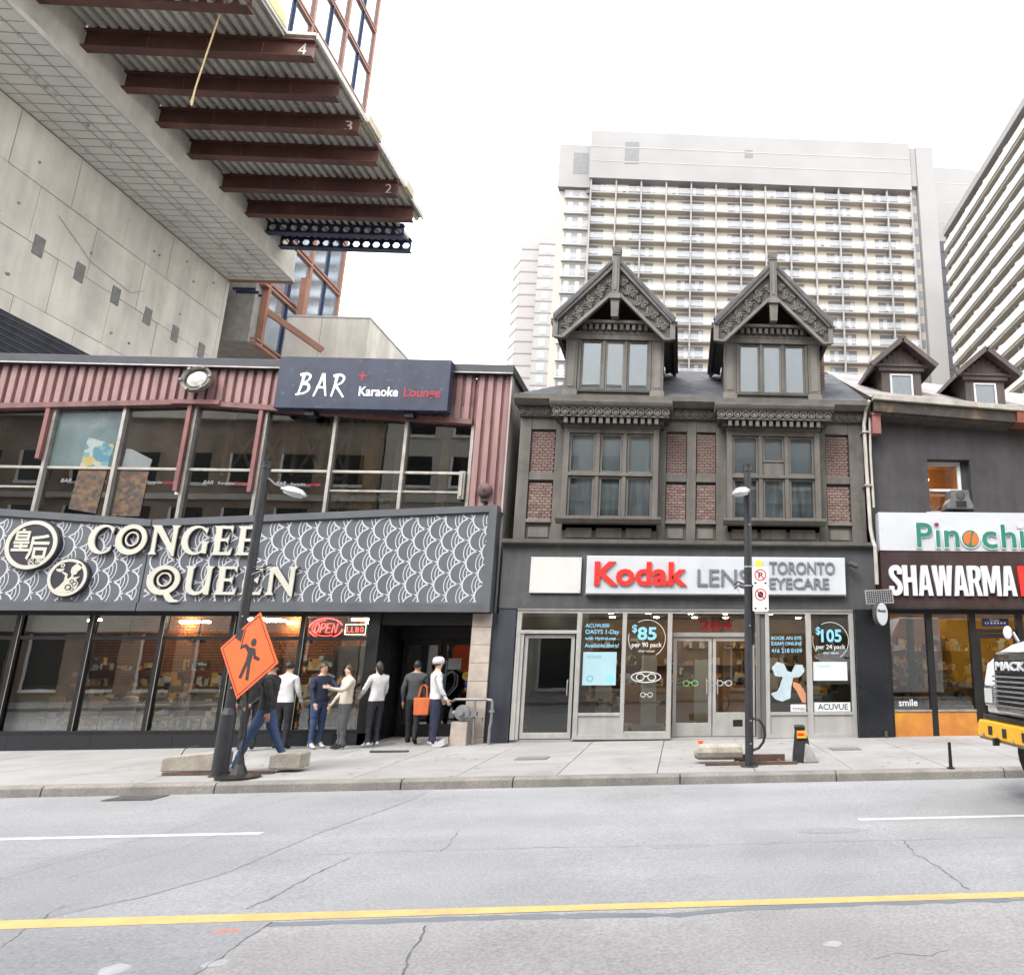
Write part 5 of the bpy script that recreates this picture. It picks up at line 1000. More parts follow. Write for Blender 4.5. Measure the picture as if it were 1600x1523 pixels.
for s_, y_, sz in (('4', 24.43, .6), ('3', 28.5, .5), ('2', 32.97, .55)): text(s_, -15.35, -15.03, 24.62, y_-.025, mat('chalk', (.6, .55, .5), .8, .2, 5), co, .004, height=sz)
def deck(y0, y1, xa, xb, z, nm, pitch=.4):
    xs = []; x = xa
    while x < xb: xs += [(x, -.02), (x+.14, -.02), (x+.16, .16), (x+.34, .16), (x+.36, -.02)]; x += pitch
    xs = [(a, b) for a, b in xs if a <= xb]
    return MB().add([(a, yy, z+b) for a, b in xs for yy in (y0, y1)], [(2*i, 2*i+1, 2*i+3, 2*i+2) for i in range(len(xs)-1)]).build(nm, deckm, co)
for a, b in ((16, 24.3), (24.4, 28.4), (28.5, 32.9), (33, 36.3), (36.32, 38.6)): deck(a, b, X2-.2+random.uniform(0, .1), (-15.75 if b < 25 else -14.66) if b < 37 else -16.1, 25.34+random.uniform(0, .02), 'steel_deck')
B('deck_topping', conc, co, (X2-.2, -14.72, 24.3, 36.3, 25.53, 25.66), (X2-.2, -15.8, 16, 24.299, 25.53, 25.657), (X2-.2, -16.2, 36.301, 38.6, 25.53, 25.655)); B('edge_angle', deckm, co, (-14.65, -14.61, 24.3, 36.3, 25.36, 25.62)); 
MB().prism([(21.8, 25.66), (24.2, 25.66), (24.0, 26.1), (22.4, 26.4)], -16.0, -15.78, 'x').build('yellow_sheet', mat('yellow_sheet', (.6, .53, .28), .6, .2, 1), co)
B('plywood', mat('plywood', (.5, .45, .32), .8, .2, 1), co, (-14.9, -14.5, 28.8, 30.2, 25.4, 25.8)); B('plywood', MATS['plywood'], co, (-14.9, -14.5, 33.4, 34.4, 25.4, 25.85))
# glazed tower rising behind the deck
gt = B('glazed_block', conc_dk, co, (-44, -25.9, 26.5, 49.8, 26.6, 95), (-44, -25.9, 41, 49.8, 20, 26.6)); XG = -25.6
nz, ny = 19, 11
pmsh = MB().box(0, .04, .06, 1.98, .06, 3.4).mesh('pane', tg)
for i in range(nz):
    for j in range(ny):
        zz, yy = 20+3.9*i, 27.4+2.05*j
        if zz+3.9 > 95 or (zz < 26.6 and yy < 41.5): continue
        link('pane', pmsh, gt, loc=(XG-.1, yy, zz+.4))
for i in range(nz+1):
    z_ = 20+3.9*i; ya = 41.2 if z_ < 26.6 else 27.3
    B('spandrel', copper, gt, (XG-.3, XG+.1, ya, 49.9, z_-.1, z_+.06)); B('spandrel', copper, gt, (XG-.3, XG+.1, ya, 49.9, z_+.2, z_+.34)); B('shadow_gap', tie, gt, (XG-.3, XG-.05, ya, 49.9, z_+.08, z_+.2))
for j in range(ny+1):
    y_ = 27.4+2.05*j; w_ = .13 if j % 2 else .05
    B('mullion', copper if j % 2 else blue_steel, gt, (XG-.28, XG+.08, y_-w_, y_+w_, 20 if y_ > 41 else 26.7, 94.5))
B('column', copper, co, (-25.2, -24.8, 44.2, 44.6, 19, 26)); MB().bar((-27, 41.5, 23.3), (-22.6, 43, 20.4), .3, .35).build('raker', copper, co)
for k in range(14): B('joist', blue_steel, co, (-27.0, -25.7, 40.6+.35*k, 40.68+.35*k, 23.1-.02*k, 23.25-.02*k))
# low block in front of the glazed part
lowb = thing('concrete_annex', (-25, 50, 0), 'low raw concrete annex block right of the big concrete wall', 'building')
B('front_wall', conc, lowb, (-29.6, -20.4, 44, 44.4, 0, 23.1)); B('side_wall', conc, lowb, (-20.8, -20.405, 44.4, 62, 0, 23.08)); B('roof', conc_dk, lowb, (-29.6, -20.8, 44.4, 62, 22.4, 22.7)); B('coping', mat('annex_coping', (.5, .48, .45), .9, .1, 1), lowb, (-29.65, -20.35, 43.95, 44.42, 23.1, 23.2), (-20.85, -20.35, 44.42, 62, 23.1, 23.2)); B('steel_door', mat('steel_door', (.14, .155, .15), .5, .2, 1), lowb, (-29.5, -28.35, 43.9, 43.999, 20.6, 22.75))
for x_ in (-26.5, -23.4): B('joint', conc_dk, lowb, (x_, x_+.03, 43.985, 43.999, 10, 23.1))
B('joint', conc_dk, lowb, (-28.3, -20.4, 43.985, 43.999, 20.3, 20.33))
rpo = thing('hanging_rope', (-20.5, 24, 22), 'frayed pale rope hanging from the rusty steel deck', 'rope')
MB().tube([(-17.0, 22.5, 25.3), (-17.2, 22.6, 24.2), (-17.5, 22.8, 23.0), (-17.8, 23.0, 21.7), (-17.85, 23.05, 21.4)], .028, 6).build('cord', mat('rope_tan', (.55, .43, .24), .9, .2, 5), rpo); MB().tube([(-17.85, 23.05, 21.41), (-17.88, 23.07, 21.15), (-17.85, 23.05, 21.0)], [.03, .05, .02], 6).build('knot', MATS['rope_tan'], rpo)

# ================================================================== TOWERS behind
ivory = mat('ivory_concrete', (.4, .37, .32), .85, .07, .1); ivory_w = mat('white_precast', (.262, .258, .256), .8, .05, .1); rail_m = mat('balcony_rail_white', (.4, .4, .395), .6, 0); panel_b = mat('balcony_glass', (.62, .63, .66), .3, 0); panel_b.node_tree.nodes['Principled BSDF'].inputs['Alpha'].default_value = .22; beige_wall = mat('balcony_wall', (.72, .65, .54), .85, .06, .2)
dkw = mat('far_window', (.2, .203, .21), .3, 0); curt = mat('far_curtain', (.5, .5, .52), .8, 0)
ho = thing('hotel_tower', (10, 100, 0), 'wide ivory hotel tower with long rows of balconies behind the gabled house', 'building')
B('body', beige_wall, ho, (-15.2, 35.7, 100.7, 120, 0, 75)); B('crown', ivory_w, ho, (-15.5, 35.8, 99.2, 120, 75, 83.6)); B('wing', ivory, ho, (-20.5, -15.55, 101.5, 118, 0, 74)); B('wing_crown', ivory_w, ho, (-20.6, -15.52, 100.6, 118, 74.2, 81.9)); B('end_slab', ivory_w, ho, (36.9, 39.7, 99.3, 118, 0, 83.1), (35.81, 36.89, 99.6, 118, 76, 83.1)); B('stair_slot', ivory, ho, (35.75, 36.85, 100.4, 117, 0, 75.9))
for a, b in ((99.19, 78), (99.19, 80.6)): B('crown_joint', ivory, ho, (-15.4, 35.7, a-.03, a, b, b+.1))
for a, b, c, d_, y_ in ((-18.3, -16.0, 76.6, 80.4, 100.57), (-10.1, -7.9, 77.7, 81.7, 99.17), (8.9, 10.2, 79.7, 81.1, 99.17)): B('louvre', mat('louvre_grey', (.17, .17, .175), .7), ho, (a, b, y_, y_+.028, c, d_))
for a in (2, 8, 13): MB().tube([(a*2-3, 103, 83.6), (a*2-3, 103, 84.6)], .12, 6).build('roof_vent', ivory, ho)
PIT, ZR, NR = 2.755, 73.83, 17; DX = [-15.2+3.915*k for k in range(14)]
door_me = MB().box(0, 1.95, -.04, 0, -1.0, 1.25).mesh('balcony_door', dkw); cur_me = MB().box(0, .6, -.06, -.041, -1.0, 1.1).mesh('curtain', curt); rail_me = MB().box(.1, 3.815, -.03, 0, -.82, -.06).mesh('balcony_panel', panel_b)
link_chair = MB().box(0, .5, 0, .45, -1.0, -.55).box(0, .5, .38, .45, -.55, -.1).mesh('balcony_chair', mat('balcony_chair', (.12, .12, .13), .7))
for x_ in DX: B('party_fin', ivory_w, ho, (x_-.12, x_+.12, 99.46, 100.7, 20, 75))
for r_ in range(NR):
    z = ZR-PIT*r_
    B('balcony_slab', ivory, ho, (-15.3, 35.7, 99.6, 100.7, z-1.22, z-1.02)); B('slab_edge', ivory_w, ho, (-15.32, 35.72, 99.52, 99.599, z-1.22, z-1.02)); B('handrail', rail_m, ho, (-15.32, 35.72, 99.5, 99.58, z-.06, z+.04))
    for k in range(13):
        if k % 2 == 0: dx = DX[k]+.12
        else: dx = DX[k+1]-.12-1.95
        o = link('balcony_door', door_me, ho, loc=(dx, 100.7, z)); 
        if random.random() < .6: link('balcony_chair', link_chair, ho, loc=(dx+random.choice((-.9, .3, 1.0)), 100.1, z)) if random.random() < .35 else None
        if random.random() < .7: link('curtain', cur_me, o, loc=(dx+random.choice((.05, .65, 1.25)), 100.7, z))
        link('balcony_panel', rail_me, ho, loc=(DX[k], 99.56, z))
    B('wing_window', dkw, ho, (-19.3, -15.9, 101.45, 101.498, z-1.0, z+1.15)); B('wing_rail', rail_m, ho, (-19.5, -15.7, 101.0, 101.08, z-.1, z+.04), (-19.5, -15.7, 101.0, 101.5, z-1.25, z-1.05)); B('wing_panel', panel_b, ho, (-19.4, -15.8, 101.03, 101.05, z-.95, z-.12)); B('wing_curtain', curt, ho, (-18.9, -18.2, 101.43, 101.449, z-.9, z+1.0)); B('wing_curtain', curt, ho, (-17.2, -16.6, 101.43, 101.449, z-.9, z+1.0))
    B('slot_window', mat('slot_glass', (.2, .22, .24), .15, 0), ho, (35.85, 36.75, 100.36, 100.399, z-.9, z+.5))
bk_ = thing('white_slab_tower', (50, 116, 0), 'plain white slab tower with one dark slot right of the hotel', 'building')
B('shaft', ivory_w, bk_, (40.5, 52, 112, 130, 0, 89.3)); B('shaft', ivory_w, bk_, (52.01, 66, 114, 130, 0, 90.5)); B('dark_slot', mat('slot_dark', (.06, .06, .07), .4), bk_, (44.6, 46.0, 111.9, 111.999, 20, 74.2)); B('vent', dkw, bk_, (51.6, 52.4, 113.9, 113.99, 84.2, 85.6)); B('roof_box', ivory, bk_, (46, 48, 114, 118, 89.3, 91))
for k in range(16): B('slot_bar', mat('slot_bar', (.03, .03, .035), .4), bk_, (44.6, 46.0, 111.85, 111.899, 24+3.2*k, 24.2+3.2*k)); B('panel_joint', ivory, bk_, (40.5, 52, 111.97, 111.999, 26+4*k, 26.1+4*k))
rt = thing('balcony_tower', (40, 70, 0), 'white tower with steep rows of projecting balconies at the right edge', 'building')
B('body', mat('tower_wall_tan', (.72, .62, .5), .85, .1, .2), rt, (36.6, 60, 44, 86, 0, 58.2)); B('parapet', ivory_w, rt, (35.0, 60, 44, 86.1, 58.2, 59.2)); B('end_fin', ivory_w, rt, (35.3, 36.59, 85.95, 86.15, 0, 58.19))
tower_w = mat('tower_parapet_white', (.5, .49, .475), .8, .05, .1)
bal = MB().prism([(.06, -1.0), (5.5, -1.0), (5.5, .0), (3.4, .0), (3.4, .22), (2.2, .0), (.06, .0)], -.02, .14, 'x').mesh('balcony_parapet', tower_w); slb = MB().box(.141, 1.6, .06, 5.5, -1.25, -1.05).mesh('balcony_slab', ivory); win = MB().box(1.53, 1.59, 1.0, 3.6, -1.0, 1.0).mesh('balcony_window', mat('tower_window', (.3, .29, .28), .3, 0)); fin = MB().box(.3, 1.59, -.1, .06, -60, 0).mesh('party_fin', ivory_w)
for k in range(7):
    y_ = 47.3+5.55*k
    link('party_fin', fin, rt, loc=(35.2, y_, 58.19))
    for r_ in range(24):
        z_ = 56.9-2.36*r_
        if z_ < 4: continue
        link('balcony_parapet', bal, rt, loc=(35.0, y_, z_)); link('balcony_slab', slb, rt, loc=(35.0, y_, z_)); link('balcony_window', win, rt, loc=(35.0, y_, z_))
pk = thing('pink_tower', (-35, 150, 0), 'pale pink stepped tower left of the wide hotel', 'building'); pinkm = mat('pale_pink_panel', (.3, .287, .285), .8, .04, .1); pink_b = mat('pink_band', (.24, .215, .212), .8, 0)
B('shaft', pinkm, pk, (-37.9, -33.7, 150, 170, 0, 94.7), (-33.69, -29, 148.5, 170, 0, 96)); MB().prism([(-37.91, 150), (-37.91, 170), (-42, 170), (-40.4, 154)], 0, 92, 'z').build('shaft', pinkm, pk)
for k in range(26):
    z_ = 93.0-2.85*k
    B('floor_band', pink_b, pk, (-37.95, -33.7, 149.9, 149.999, z_, z_+.28), (-33.72, -29, 148.4, 148.499, z_+.6, z_+.85)); B('window', mat('teal_window', (.3, .5, .5), .2, 0), pk, (-32.4, -30.9, 148.42, 148.498, z_-1.6, z_+.1)); MB().bar((-37.95, 149.97, z_), (-40.45, 153.97, z_), .06, .22).build('floor_band', pink_b, pk)
# ================================================================== STREET FURNITURE
pole_m = mat('black_pole', (.028, .029, .033), .45, .2, 4, streak=.2); lampal = mat('lamp_aluminium', (.4, .41, .42), .35, .1, 5, metal=.6)
def lamp(x, y, ztop, ang, reach, lab, thick):
    g0 = gz(x); t = thing('street_lamp', (x, y, g0), lab, 'street lamp', 'street lamps by the kerb')
    prof = [(.115, 0), (.11, .9), (.07, 1.0), (.066, ztop-g0-.12)] if thick else [(.068, 0), (.066, ztop-g0-.12)]
    MB().lathe(prof, n=20).build('pole', pole_m, t, loc=(x, y, g0)); MB().lathe([(.075, 0), (.075, .03), (.07, .035), (.07, .09), (.076, .095), (.076, .12)], n=20).build('pole_cap', pole_m, t, loc=(x, y, ztop-.12))
    c, s_ = math.cos(ang), math.sin(ang); h = Vector((x, y, 0)); u = Vector((c, s_, 0)); za = ztop-.28
    MB().tube([h+u*.05+Vector((0, 0, za)), h+u*reach*.5+Vector((0, 0, za-.12)), h+u*reach+Vector((0, 0, za-.2))], .022, 8).build('arm', pole_m, t)
    hd = MB(); Mx = Matrix.Translation(h+u*(reach+.12)+Vector((0, 0, za-.26))) @ Matrix.Rotation(ang, 4, 'Z') @ Matrix.Rotation(R(18), 4, 'Y')
    hd.lathe([(.02, .1), (.1, .085), (.17, .03), (.175, 0), (.16, -.01)], n=24).xf(Mx @ Matrix.Diagonal((1.35, .8, 1, 1))); hd.build('lamp_head', lampal, t, smooth=False, bevel=0)
    MB().lathe([(.15, -.012), (.12, -.05), (.03, -.07)], n=20).xf(Mx @ Matrix.Diagonal((1.3, .78, 1, 1))).build('lens', mat('lamp_glass', (.55, .56, .56), .15, 0), t, smooth=False)
    MB().lathe([(.145, -.0), (.14, .012), (.09, .02)], n=20).build('base_plate', pole_m, t, loc=(x, y, g0))
    bt = MB().lathe([(.014, 0), (.014, -.01)], n=8, ax='y').mesh('bolt', lampal)
    for zz in ((.35, .7, 2.2, 3.9) if not thick else (1.3, 2.4)): link('bolt', bt, t, loc=(x+.02, y-.066, g0+zz))
    return t
lt1 = lamp(-7.02, 12.15, 4.9, R(-8), .42, 'black street lamp with flared base beside the orange diamond sign', True)
lt2 = lamp(1.1, 12.15, 4.98, R(-125), .1, 'slim black street lamp carrying two white parking signs', False)
MB().tube([(1.15, 12.15, .75), (1.26, 12.12, .72), (1.33, 12.1, .62), (1.35, 12.1, .5), (1.32, 12.1, .38), (1.25, 12.12, .29), (1.14, 12.15, .25)], .022, 8).build('bicycle_ring', black_fr, lt2)
B('conduit_box', black_fr, lt2, (.84, .99, 12.08, 12.2, .62, .72)); B('strip', black_fr, lt2, (1.16, 1.2, 12.1, 12.18, 1.9, 2.9))
for z_ in (2.86, 3.18): MB().lathe([(.073, 0), (.073, .025)], n=18).build('band_clamp', lampal, lt2, loc=(1.1, 12.15, z_))
for z_ in (2.83, 2.9): MB().tube([(1.02, 12.1, z_), (.92, 12.02, z_+.03), (.86, 12.05, z_-.02)], .012, 6).build('bracket', black_fr, lt2)
MB().tube([(.9, 12.05, 2.82), (.98, 12.06, 2.72)], .008, 6).build('bracket', lampal, lt2)
MB().tube([(-6.95, 12.1, 3.12), (-6.8, 12.05, 3.1), (-6.62, 12.0, 3.16), (-6.55, 12.0, 3.13)], .012, 6).build('bracket', black_fr, lt1); MB().tube([(-6.97, 12.1, 3.0), (-6.75, 12.05, 3.08), (-6.6, 12.0, 3.12)], .008, 6).build('bracket', lampal, lt1)
signw = mat('plate_white', (.75, .75, .74), .4, .05, 5); ringr = mat('plate_red', (.5, .03, .04), .4, 0)
def pplate(z0, z1, lab, letter):
    t = thing('parking_sign', (1.3, 12.06, z0), lab, 'sign', 'parking signs on the slim lamp pole'); x0, x1 = 1.165, 1.43; xc = (x0+x1)/2; y = 12.05; zc = z1-.135
    solid('plate', [[(x0+.02, z0), (x1-.02, z0), (x1, z0+.02), (x1, z1-.02), (x1-.02, z1), (x0+.02, z1), (x0, z1-.02), (x0, z0+.02)]], y, .004, signw, t)
    bar_ = [(xc-.062, zc+.074), (xc-.074, zc+.062), (xc+.062, zc-.074), (xc+.074, zc-.062)]
    solid('ring', [circ(xc, zc, .1, 28), circ(xc, zc, .08, 28)], y-.004, .002, ringr, t); solid('slash', [bar_], y-.0075, .002, ringr, t)
    if letter: text('P', xc-.035, xc+.04, zc-.05, y-.004, MATS['decal_black'], t, .0015, bold=.03, height=.1)
    else: solid('black_disc', [circ(xc, zc, .05, 16, .055)], y-.004, .0015, MATS['decal_black'], t); B('text_strip', mat('plate_green', (.25, .42, .3), .5), t, (x0+.03, x1-.03, y-.006, y-.004, z0+.15, z0+.156), (x0+.05, x1-.05, y-.006, y-.004, z0+.12, z0+.126))
    for s_ in (-1, 1):
        a = xc+s_*.05; solid('arrow', [[(a, z0+.045), (a, z0+.055), (xc+s_*.075, z0+.055), (xc+s_*.075, z0+.075), (xc+s_*.115, z0+.05), (xc+s_*.075, z0+.025), (xc+s_*.075, z0+.045)]], y-.004, .0015, MATS['decal_black'], t)
pplate(2.86, 3.18, 'upper white parking sign with red ring and barred letter', True); pplate(2.44, 2.855, 'lower taller white parking sign with red ring and black disc', False)
# orange roadworks diamond on a spring stand
os_ = thing('roadworks_sign', (-6.55, 11.9, gz(-6.5)), 'orange diamond roadworks sign on a stand in front of the lamp pole', 'sign')
orange = mat('retro_orange', (.86, .115, .02), .45, .06, 5)
Mx = Matrix.Translation((-6.66, 11.82, 1.73)) @ Matrix.Rotation(R(-24), 4, 'Z') @ Matrix.Rotation(R(10), 4, 'Y')
def lay(name, loops, y, dpt, m_, par):
    me = shape_mesh(name, loops, dpt, m_); me.transform(Matrix.Translation((0, y, 0))); me.transform(Mx); return link(name, me, par)
hd_ = .66
dmd = lay('panel', [[(hd_, 0), (0, hd_), (-hd_, 0), (0, -hd_)]], 0, .008, orange, os_)
k_ = hd_*.93; k2 = hd_*.9; lay('border', [[(k_, 0), (0, k_), (-k_, 0), (0, -k_)], [(k2, 0), (0, k2), (-k2, 0), (0, -k2)]], -.009, .002, black_fr, dmd)
# flag person pictogram
lay('figure', [circ(.04, .2, .062, 18)], -.009, .002, black_fr, dmd)
lay('figure', [[(-.03, .12), (.11, .12), (.16, .02), (.26, .0), (.25, -.045), (.13, -.035), (.09, .03), (.09, -.1), (.14, -.36), (.07, -.36), (.03, -.14), (-.02, -.36), (-.09, -.36), (-.03, -.1), (-.03, .03), (-.12, .1), (-.2, .06), (-.22, .1), (-.12, .16)]], -.009, .002, black_fr, dmd)
lay('figure', [[(-.22, .05), (-.2, .05), (-.2, .36), (-.22, .36)]], -.009, .002, black_fr, dmd); lay('figure', [[(-.24, .16), (-.4, .2), (-.4, .36), (-.24, .34)]], -.009, .002, black_fr, dmd)
lay('cross_brace', [[(-.012, -hd_), (.012, -hd_), (.012, hd_*.95), (-.012, hd_*.95)]], .02, .012, steel_fr, os_)
gs = gz(-6.5)
MB().tube([(-6.64, 11.9, 1.2), (-6.6, 11.92, .6), (-6.6, 11.92, gs+.12)], .022, 8).build('post', black_fr, os_)
MB().lathe([(.3, 0), (.3, .03), (.12, .06), (.06, .2), (.035, .32)], n=20).build('rubber_base', black_fr, os_, loc=(-6.6, 11.9, gs))
# concrete blocks and steel skids round the poles
blk = mat('block_concrete', (.3, .275, .235), .92, .25, 4, bump=.5, bscale=18, fine=.2, fscale=40); skid = mat('rusty_skid', (.1, .06, .045), .7, .3, 5)
def block(x0, x1, y0, y1, h, lab, notch=.06):
    z = gz((x0+x1)/2); t = thing('concrete_block', ((x0+x1)/2, (y0+y1)/2, z), lab, 'block', 'concrete blocks at the pole feet')
    me = MB().prism([(x0, z+.05), (x1, z+.05), (x1, z+h-.02), (x1-.08, z+h), (x0+.1, z+h-notch), (x0, z+h-notch-.03)], y0, y1); o = me.build('block', blk, t, bevel=.02); return t
t = block(-8.0, -7.16, 12.3, 12.7, .33, 'low chipped concrete block left of the flared lamp base'); MB().tube([(-7.85, 12.5, .2), (-7.8, 12.5, .3), (-7.6, 12.5, .34)], .008, 6).build('wire_loop', black_fr, t)
block(-6.45, -5.98, 12.4, 12.75, .3, 'broken concrete block right of the orange sign stand', .02)
tag(MB().box(-7.95, -6.3, 12.28, 12.34, .0, .045).shear().build('steel_skid', skid), 'rusty steel skid under the left concrete block', 'skid')
b2 = thing('concrete_block', (.65, 12.6, 0), 'long rounded concrete block left of the slim lamp', 'block', 'concrete blocks at the pole feet')
MB().tube([(.22, 12.62, .14), (.3, 12.62, .16), (.6, 12.6, .165), (1.02, 12.58, .17)], [.08, .125, .13, .13], 10).xf(Matrix.Translation((0, 0, .02))).build('block', blk, b2)
sk2 = thing('pole_skid', (1.1, 12.4, 0), 'rusty rectangular steel frame lying round the slim lamp foot', 'frame')
B('bar', skid, sk2, (.4, 1.9, 12.3, 12.36, .01, .055)); B('bar', skid, sk2, (.9, 1.75, 12.72, 12.78, .01, .12)); B('bar', skid, sk2, (.9, .96, 12.36, 12.72, .01, .055)); B('bar', skid, sk2, (1.6, 1.66, 12.36, 12.72, .01, .055))
bg_ = thing('sand_bag', (2.03, 12.6, .02), 'dark bag with yellow and red label beside the slim lamp foot', 'bag')
bgm = MB().lathe([(.2, 0), (.21, .12), (.17, .34), (.12, .5), (.13, .56), (.1, .58)], n=4); bgm.v = [tuple(Matrix.Rotation(R(38), 3, 'Z') @ Vector((x+.03*math.sin(7*z), y, z))) for x, y, z in bgm.v]
bgm.build('bag', mat('bag_dark', (.02, .02, .022), .5, .3, 8), bg_, loc=(2.0, 12.6, .02), bevel=.03)
lbl = B('label', mat('label_yellow', (.7, .36, .03), .5, .1, 8), bg_, (1.92, 2.08, 12.455, 12.46, .4, .52)); B('label_stripe', red_face, lbl, (1.93, 2.04, 12.452, 12.4545, .44, .48))
MB().prism([(2.02, .02), (2.28, .02), (2.24, .08), (2.12, .3), (2.06, .32)], 12.42, 12.6).build('grey_flap', mat('bag_grey', (.3, .29, .29), .6, .2, 5), bg_, bevel=.015)
tag(MB().lathe([(.05, 0), (.045, .08), (.06, .085), (.06, .11)], n=12).build('paper_cup', mat('cup_orange', (.75, .13, .03), .5, .1, 8), None, loc=(.39, 14.97, .005)), 'small orange cup standing on the pavement before the eyecare door', 'cup')
pb = thing('delineator_post', (4.15, 11.53, .037), 'thin black post on the kerb near the truck', 'post'); MB().tube([(4.15, 11.53, .03), (4.15, 11.53, .42)], [.03, .025], 8).build('post', black_fr, pb); MB().lathe([(.06, 0), (.06, .02), (.03, .03)], n=12).build('foot', black_fr, pb, loc=(4.15, 11.53, .035))
# gas meter
gm = thing('gas_meter', (-4.4, 15.95, 0), 'grey gas meter and pipes against the beige stone pier', 'meter'); pipe_m = mat('pipe_grey', (.2, .205, .21), .5, .2, 6, metal=.3)
MB().tube([(-4.78, 15.98, .82), (-4.7, 15.96, .86), (-4.1, 15.96, .86), (-3.96, 15.96, .84), (-3.94, 15.96, .78), (-3.94, 15.96, .4), (-3.96, 15.96, .3), (-3.96, 15.96, -.05)], .03, 8).build('pipe', pipe_m, gm); MB().tube([(-4.3, 15.96, .86), (-4.3, 15.96, .5), (-4.28, 15.96, .1), (-4.28, 15.96, -.05)], .025, 8).build('pipe', pipe_m, gm)
MB().lathe([(.02, -.16), (.05, -.16), (.06, -.06), (.15, -.05), (.16, 0), (.15, .05), (.05, .07), (.04, .16)], n=18, ax='y').build('regulator', pipe_m, gm, loc=(-4.52, 15.9, .6), smooth=False); MB().lathe([(.05, 0), (.05, .1)], n=10, ax='x').build('outlet', pipe_m, gm, loc=(-4.72, 15.9, .6))
B('valve', pipe_m, gm, (-4.36, -4.24, 15.9, 16.02, .52, .62), (-4.2, -4.12, 15.92, 15.99, .42, .5)); B('stone_pad', stone_p, gm, (-4.72, -4.4, 15.85, 16.15, -.08, .42)); B('flange', pipe_m, gm, (-3.99, -3.89, 15.92, 16.0, .6, .64))
tag(MB().prism([(-5.05, -.04), (-4.76, .13), (-4.74, .0), (-4.82, -.04)], 15.6, 15.85).build('grey_sheet', mat('sheet_grey', (.45, .45, .45), .6)), 'bent pale sheet lying before the gas meter', 'sheet')
tag(MB().box(-5.9, -5.2, 14.85, 14.95, -.045, -.02).build('drain_cover', mat('drain_dark', (.06, .06, .06), .7)), 'narrow dark drain cover in the pavement before the restaurant door', 'drain')

# ================================================================== TRUCK at the right edge
tr = thing('truck', (7.5, 9.1, -.08), 'white truck with chrome grille and yellow bumper at the right edge', 'truck')
twh = mat('truck_white', (.74, .75, .77), .25, .04, 2); chrome = mat('chrome', (.62, .63, .65), .12, .1, 4, metal=1.0); tyel = mat('bumper_yellow', (.8, .4, .02), .35, .1, 2); tyre = mat('tyre', (.02, .02, .02), .85, .1, 6)
YA, YB = 7.85, 10.3; YC = (YA+YB)/2
def px(poly, x0, x1, nm, m_, par, bevel=.02): return MB().prism(poly, x0, x1, 'x').build(nm, m_, par, bevel=bevel)
bp = px([(YA, .64), (YB, .64), (YB, .8), (YB-.08, .86), (YA+.08, .86), (YA, .8)], 4.12, 4.34, 'bumper', tyel, tr)
for y_ in (YC-.75, YC-.2, YC+.35, YC+.78): B('slot', black_fr, bp, (4.112, 4.1195, y_-.06, y_+.06, .69, .8))
px([(YA+.02, .86), (YB-.02, .86), (YB-.02, .93), (YA+.02, .93)], 4.2, 4.5, 'bumper_step', black_fr, tr)
# fenders and hood
hood = MB(); secs = [(4.25, .02, 1.72), (4.32, .0, 1.84), (4.7, 0, 1.95), (6.2, 0, 2.08)]
def sec(x, ins, zt_): return [(x, YA+.08+ins, .95), (x, YA+.02+ins, 1.35), (x, YA+.18+ins, 1.62), (x, YC-.68, zt_-.06), (x, YC-.4, zt_), (x, YC+.4, zt_), (x, YC+.68, zt_-.06), (x, YB-.18-ins, 1.62), (x, YB-.02-ins, 1.35), (x, YB-.08-ins, .95)]
vs = [v for s_ in secs for v in sec(*s_)]; n = 10
MB().add(vs, [(i*n+k, i*n+(k+1) % n, (i+1)*n+(k+1) % n, (i+1)*n+k) for i in range(3) for k in range(n)]+[tuple(range(n)), tuple(range(3*n, 4*n))]).build('hood', twh, tr, bevel=.04)
gr_ = px([(YC-.62, .98), (YC+.62, .98), (YC+.66, 1.05), (YC+.6, 1.7), (YC+.52, 1.76), (YC-.52, 1.76), (YC-.6, 1.7), (YC-.66, 1.05)], 4.16, 4.26, 'grille', chrome, tr, .03); px([(YC-.54, 1.06), (YC+.54, 1.06), (YC+.5, 1.66), (YC-.5, 1.66)], 4.15, 4.158, 'grille_recess', black_fr, gr_, 0)
for k in range(7): MB().box(4.1, 4.149, YC-.55, YC+.55, 1.075+.06*k, 1.1+.06*k).build('grille_bar', chrome, gr_, bevel=.008)
px([(YC-.5, 1.5), (YC+.5, 1.5), (YC+.5, 1.66), (YC-.5, 1.66)], 4.12, 4.149, 'badge_bar', mat('badge_dark', (.03, .03, .035), .3), gr_, .005)
bm_ = font_mesh('MACK', 1, 1, mat('badge_silver', (.6, .61, .63), .4, 0), .03); a, b, c, d_ = ext(bm_); bm_.transform(Matrix.Translation((4.119, YC, 1.525)) @ Matrix.Rotation(R(-90), 4, 'Z') @ Matrix.Diagonal((.84/(b-a), .02, .11/(d_-c), 1)) @ Matrix.Translation((-(a+b)/2, 0, -c))); link('lettering', bm_, gr_)
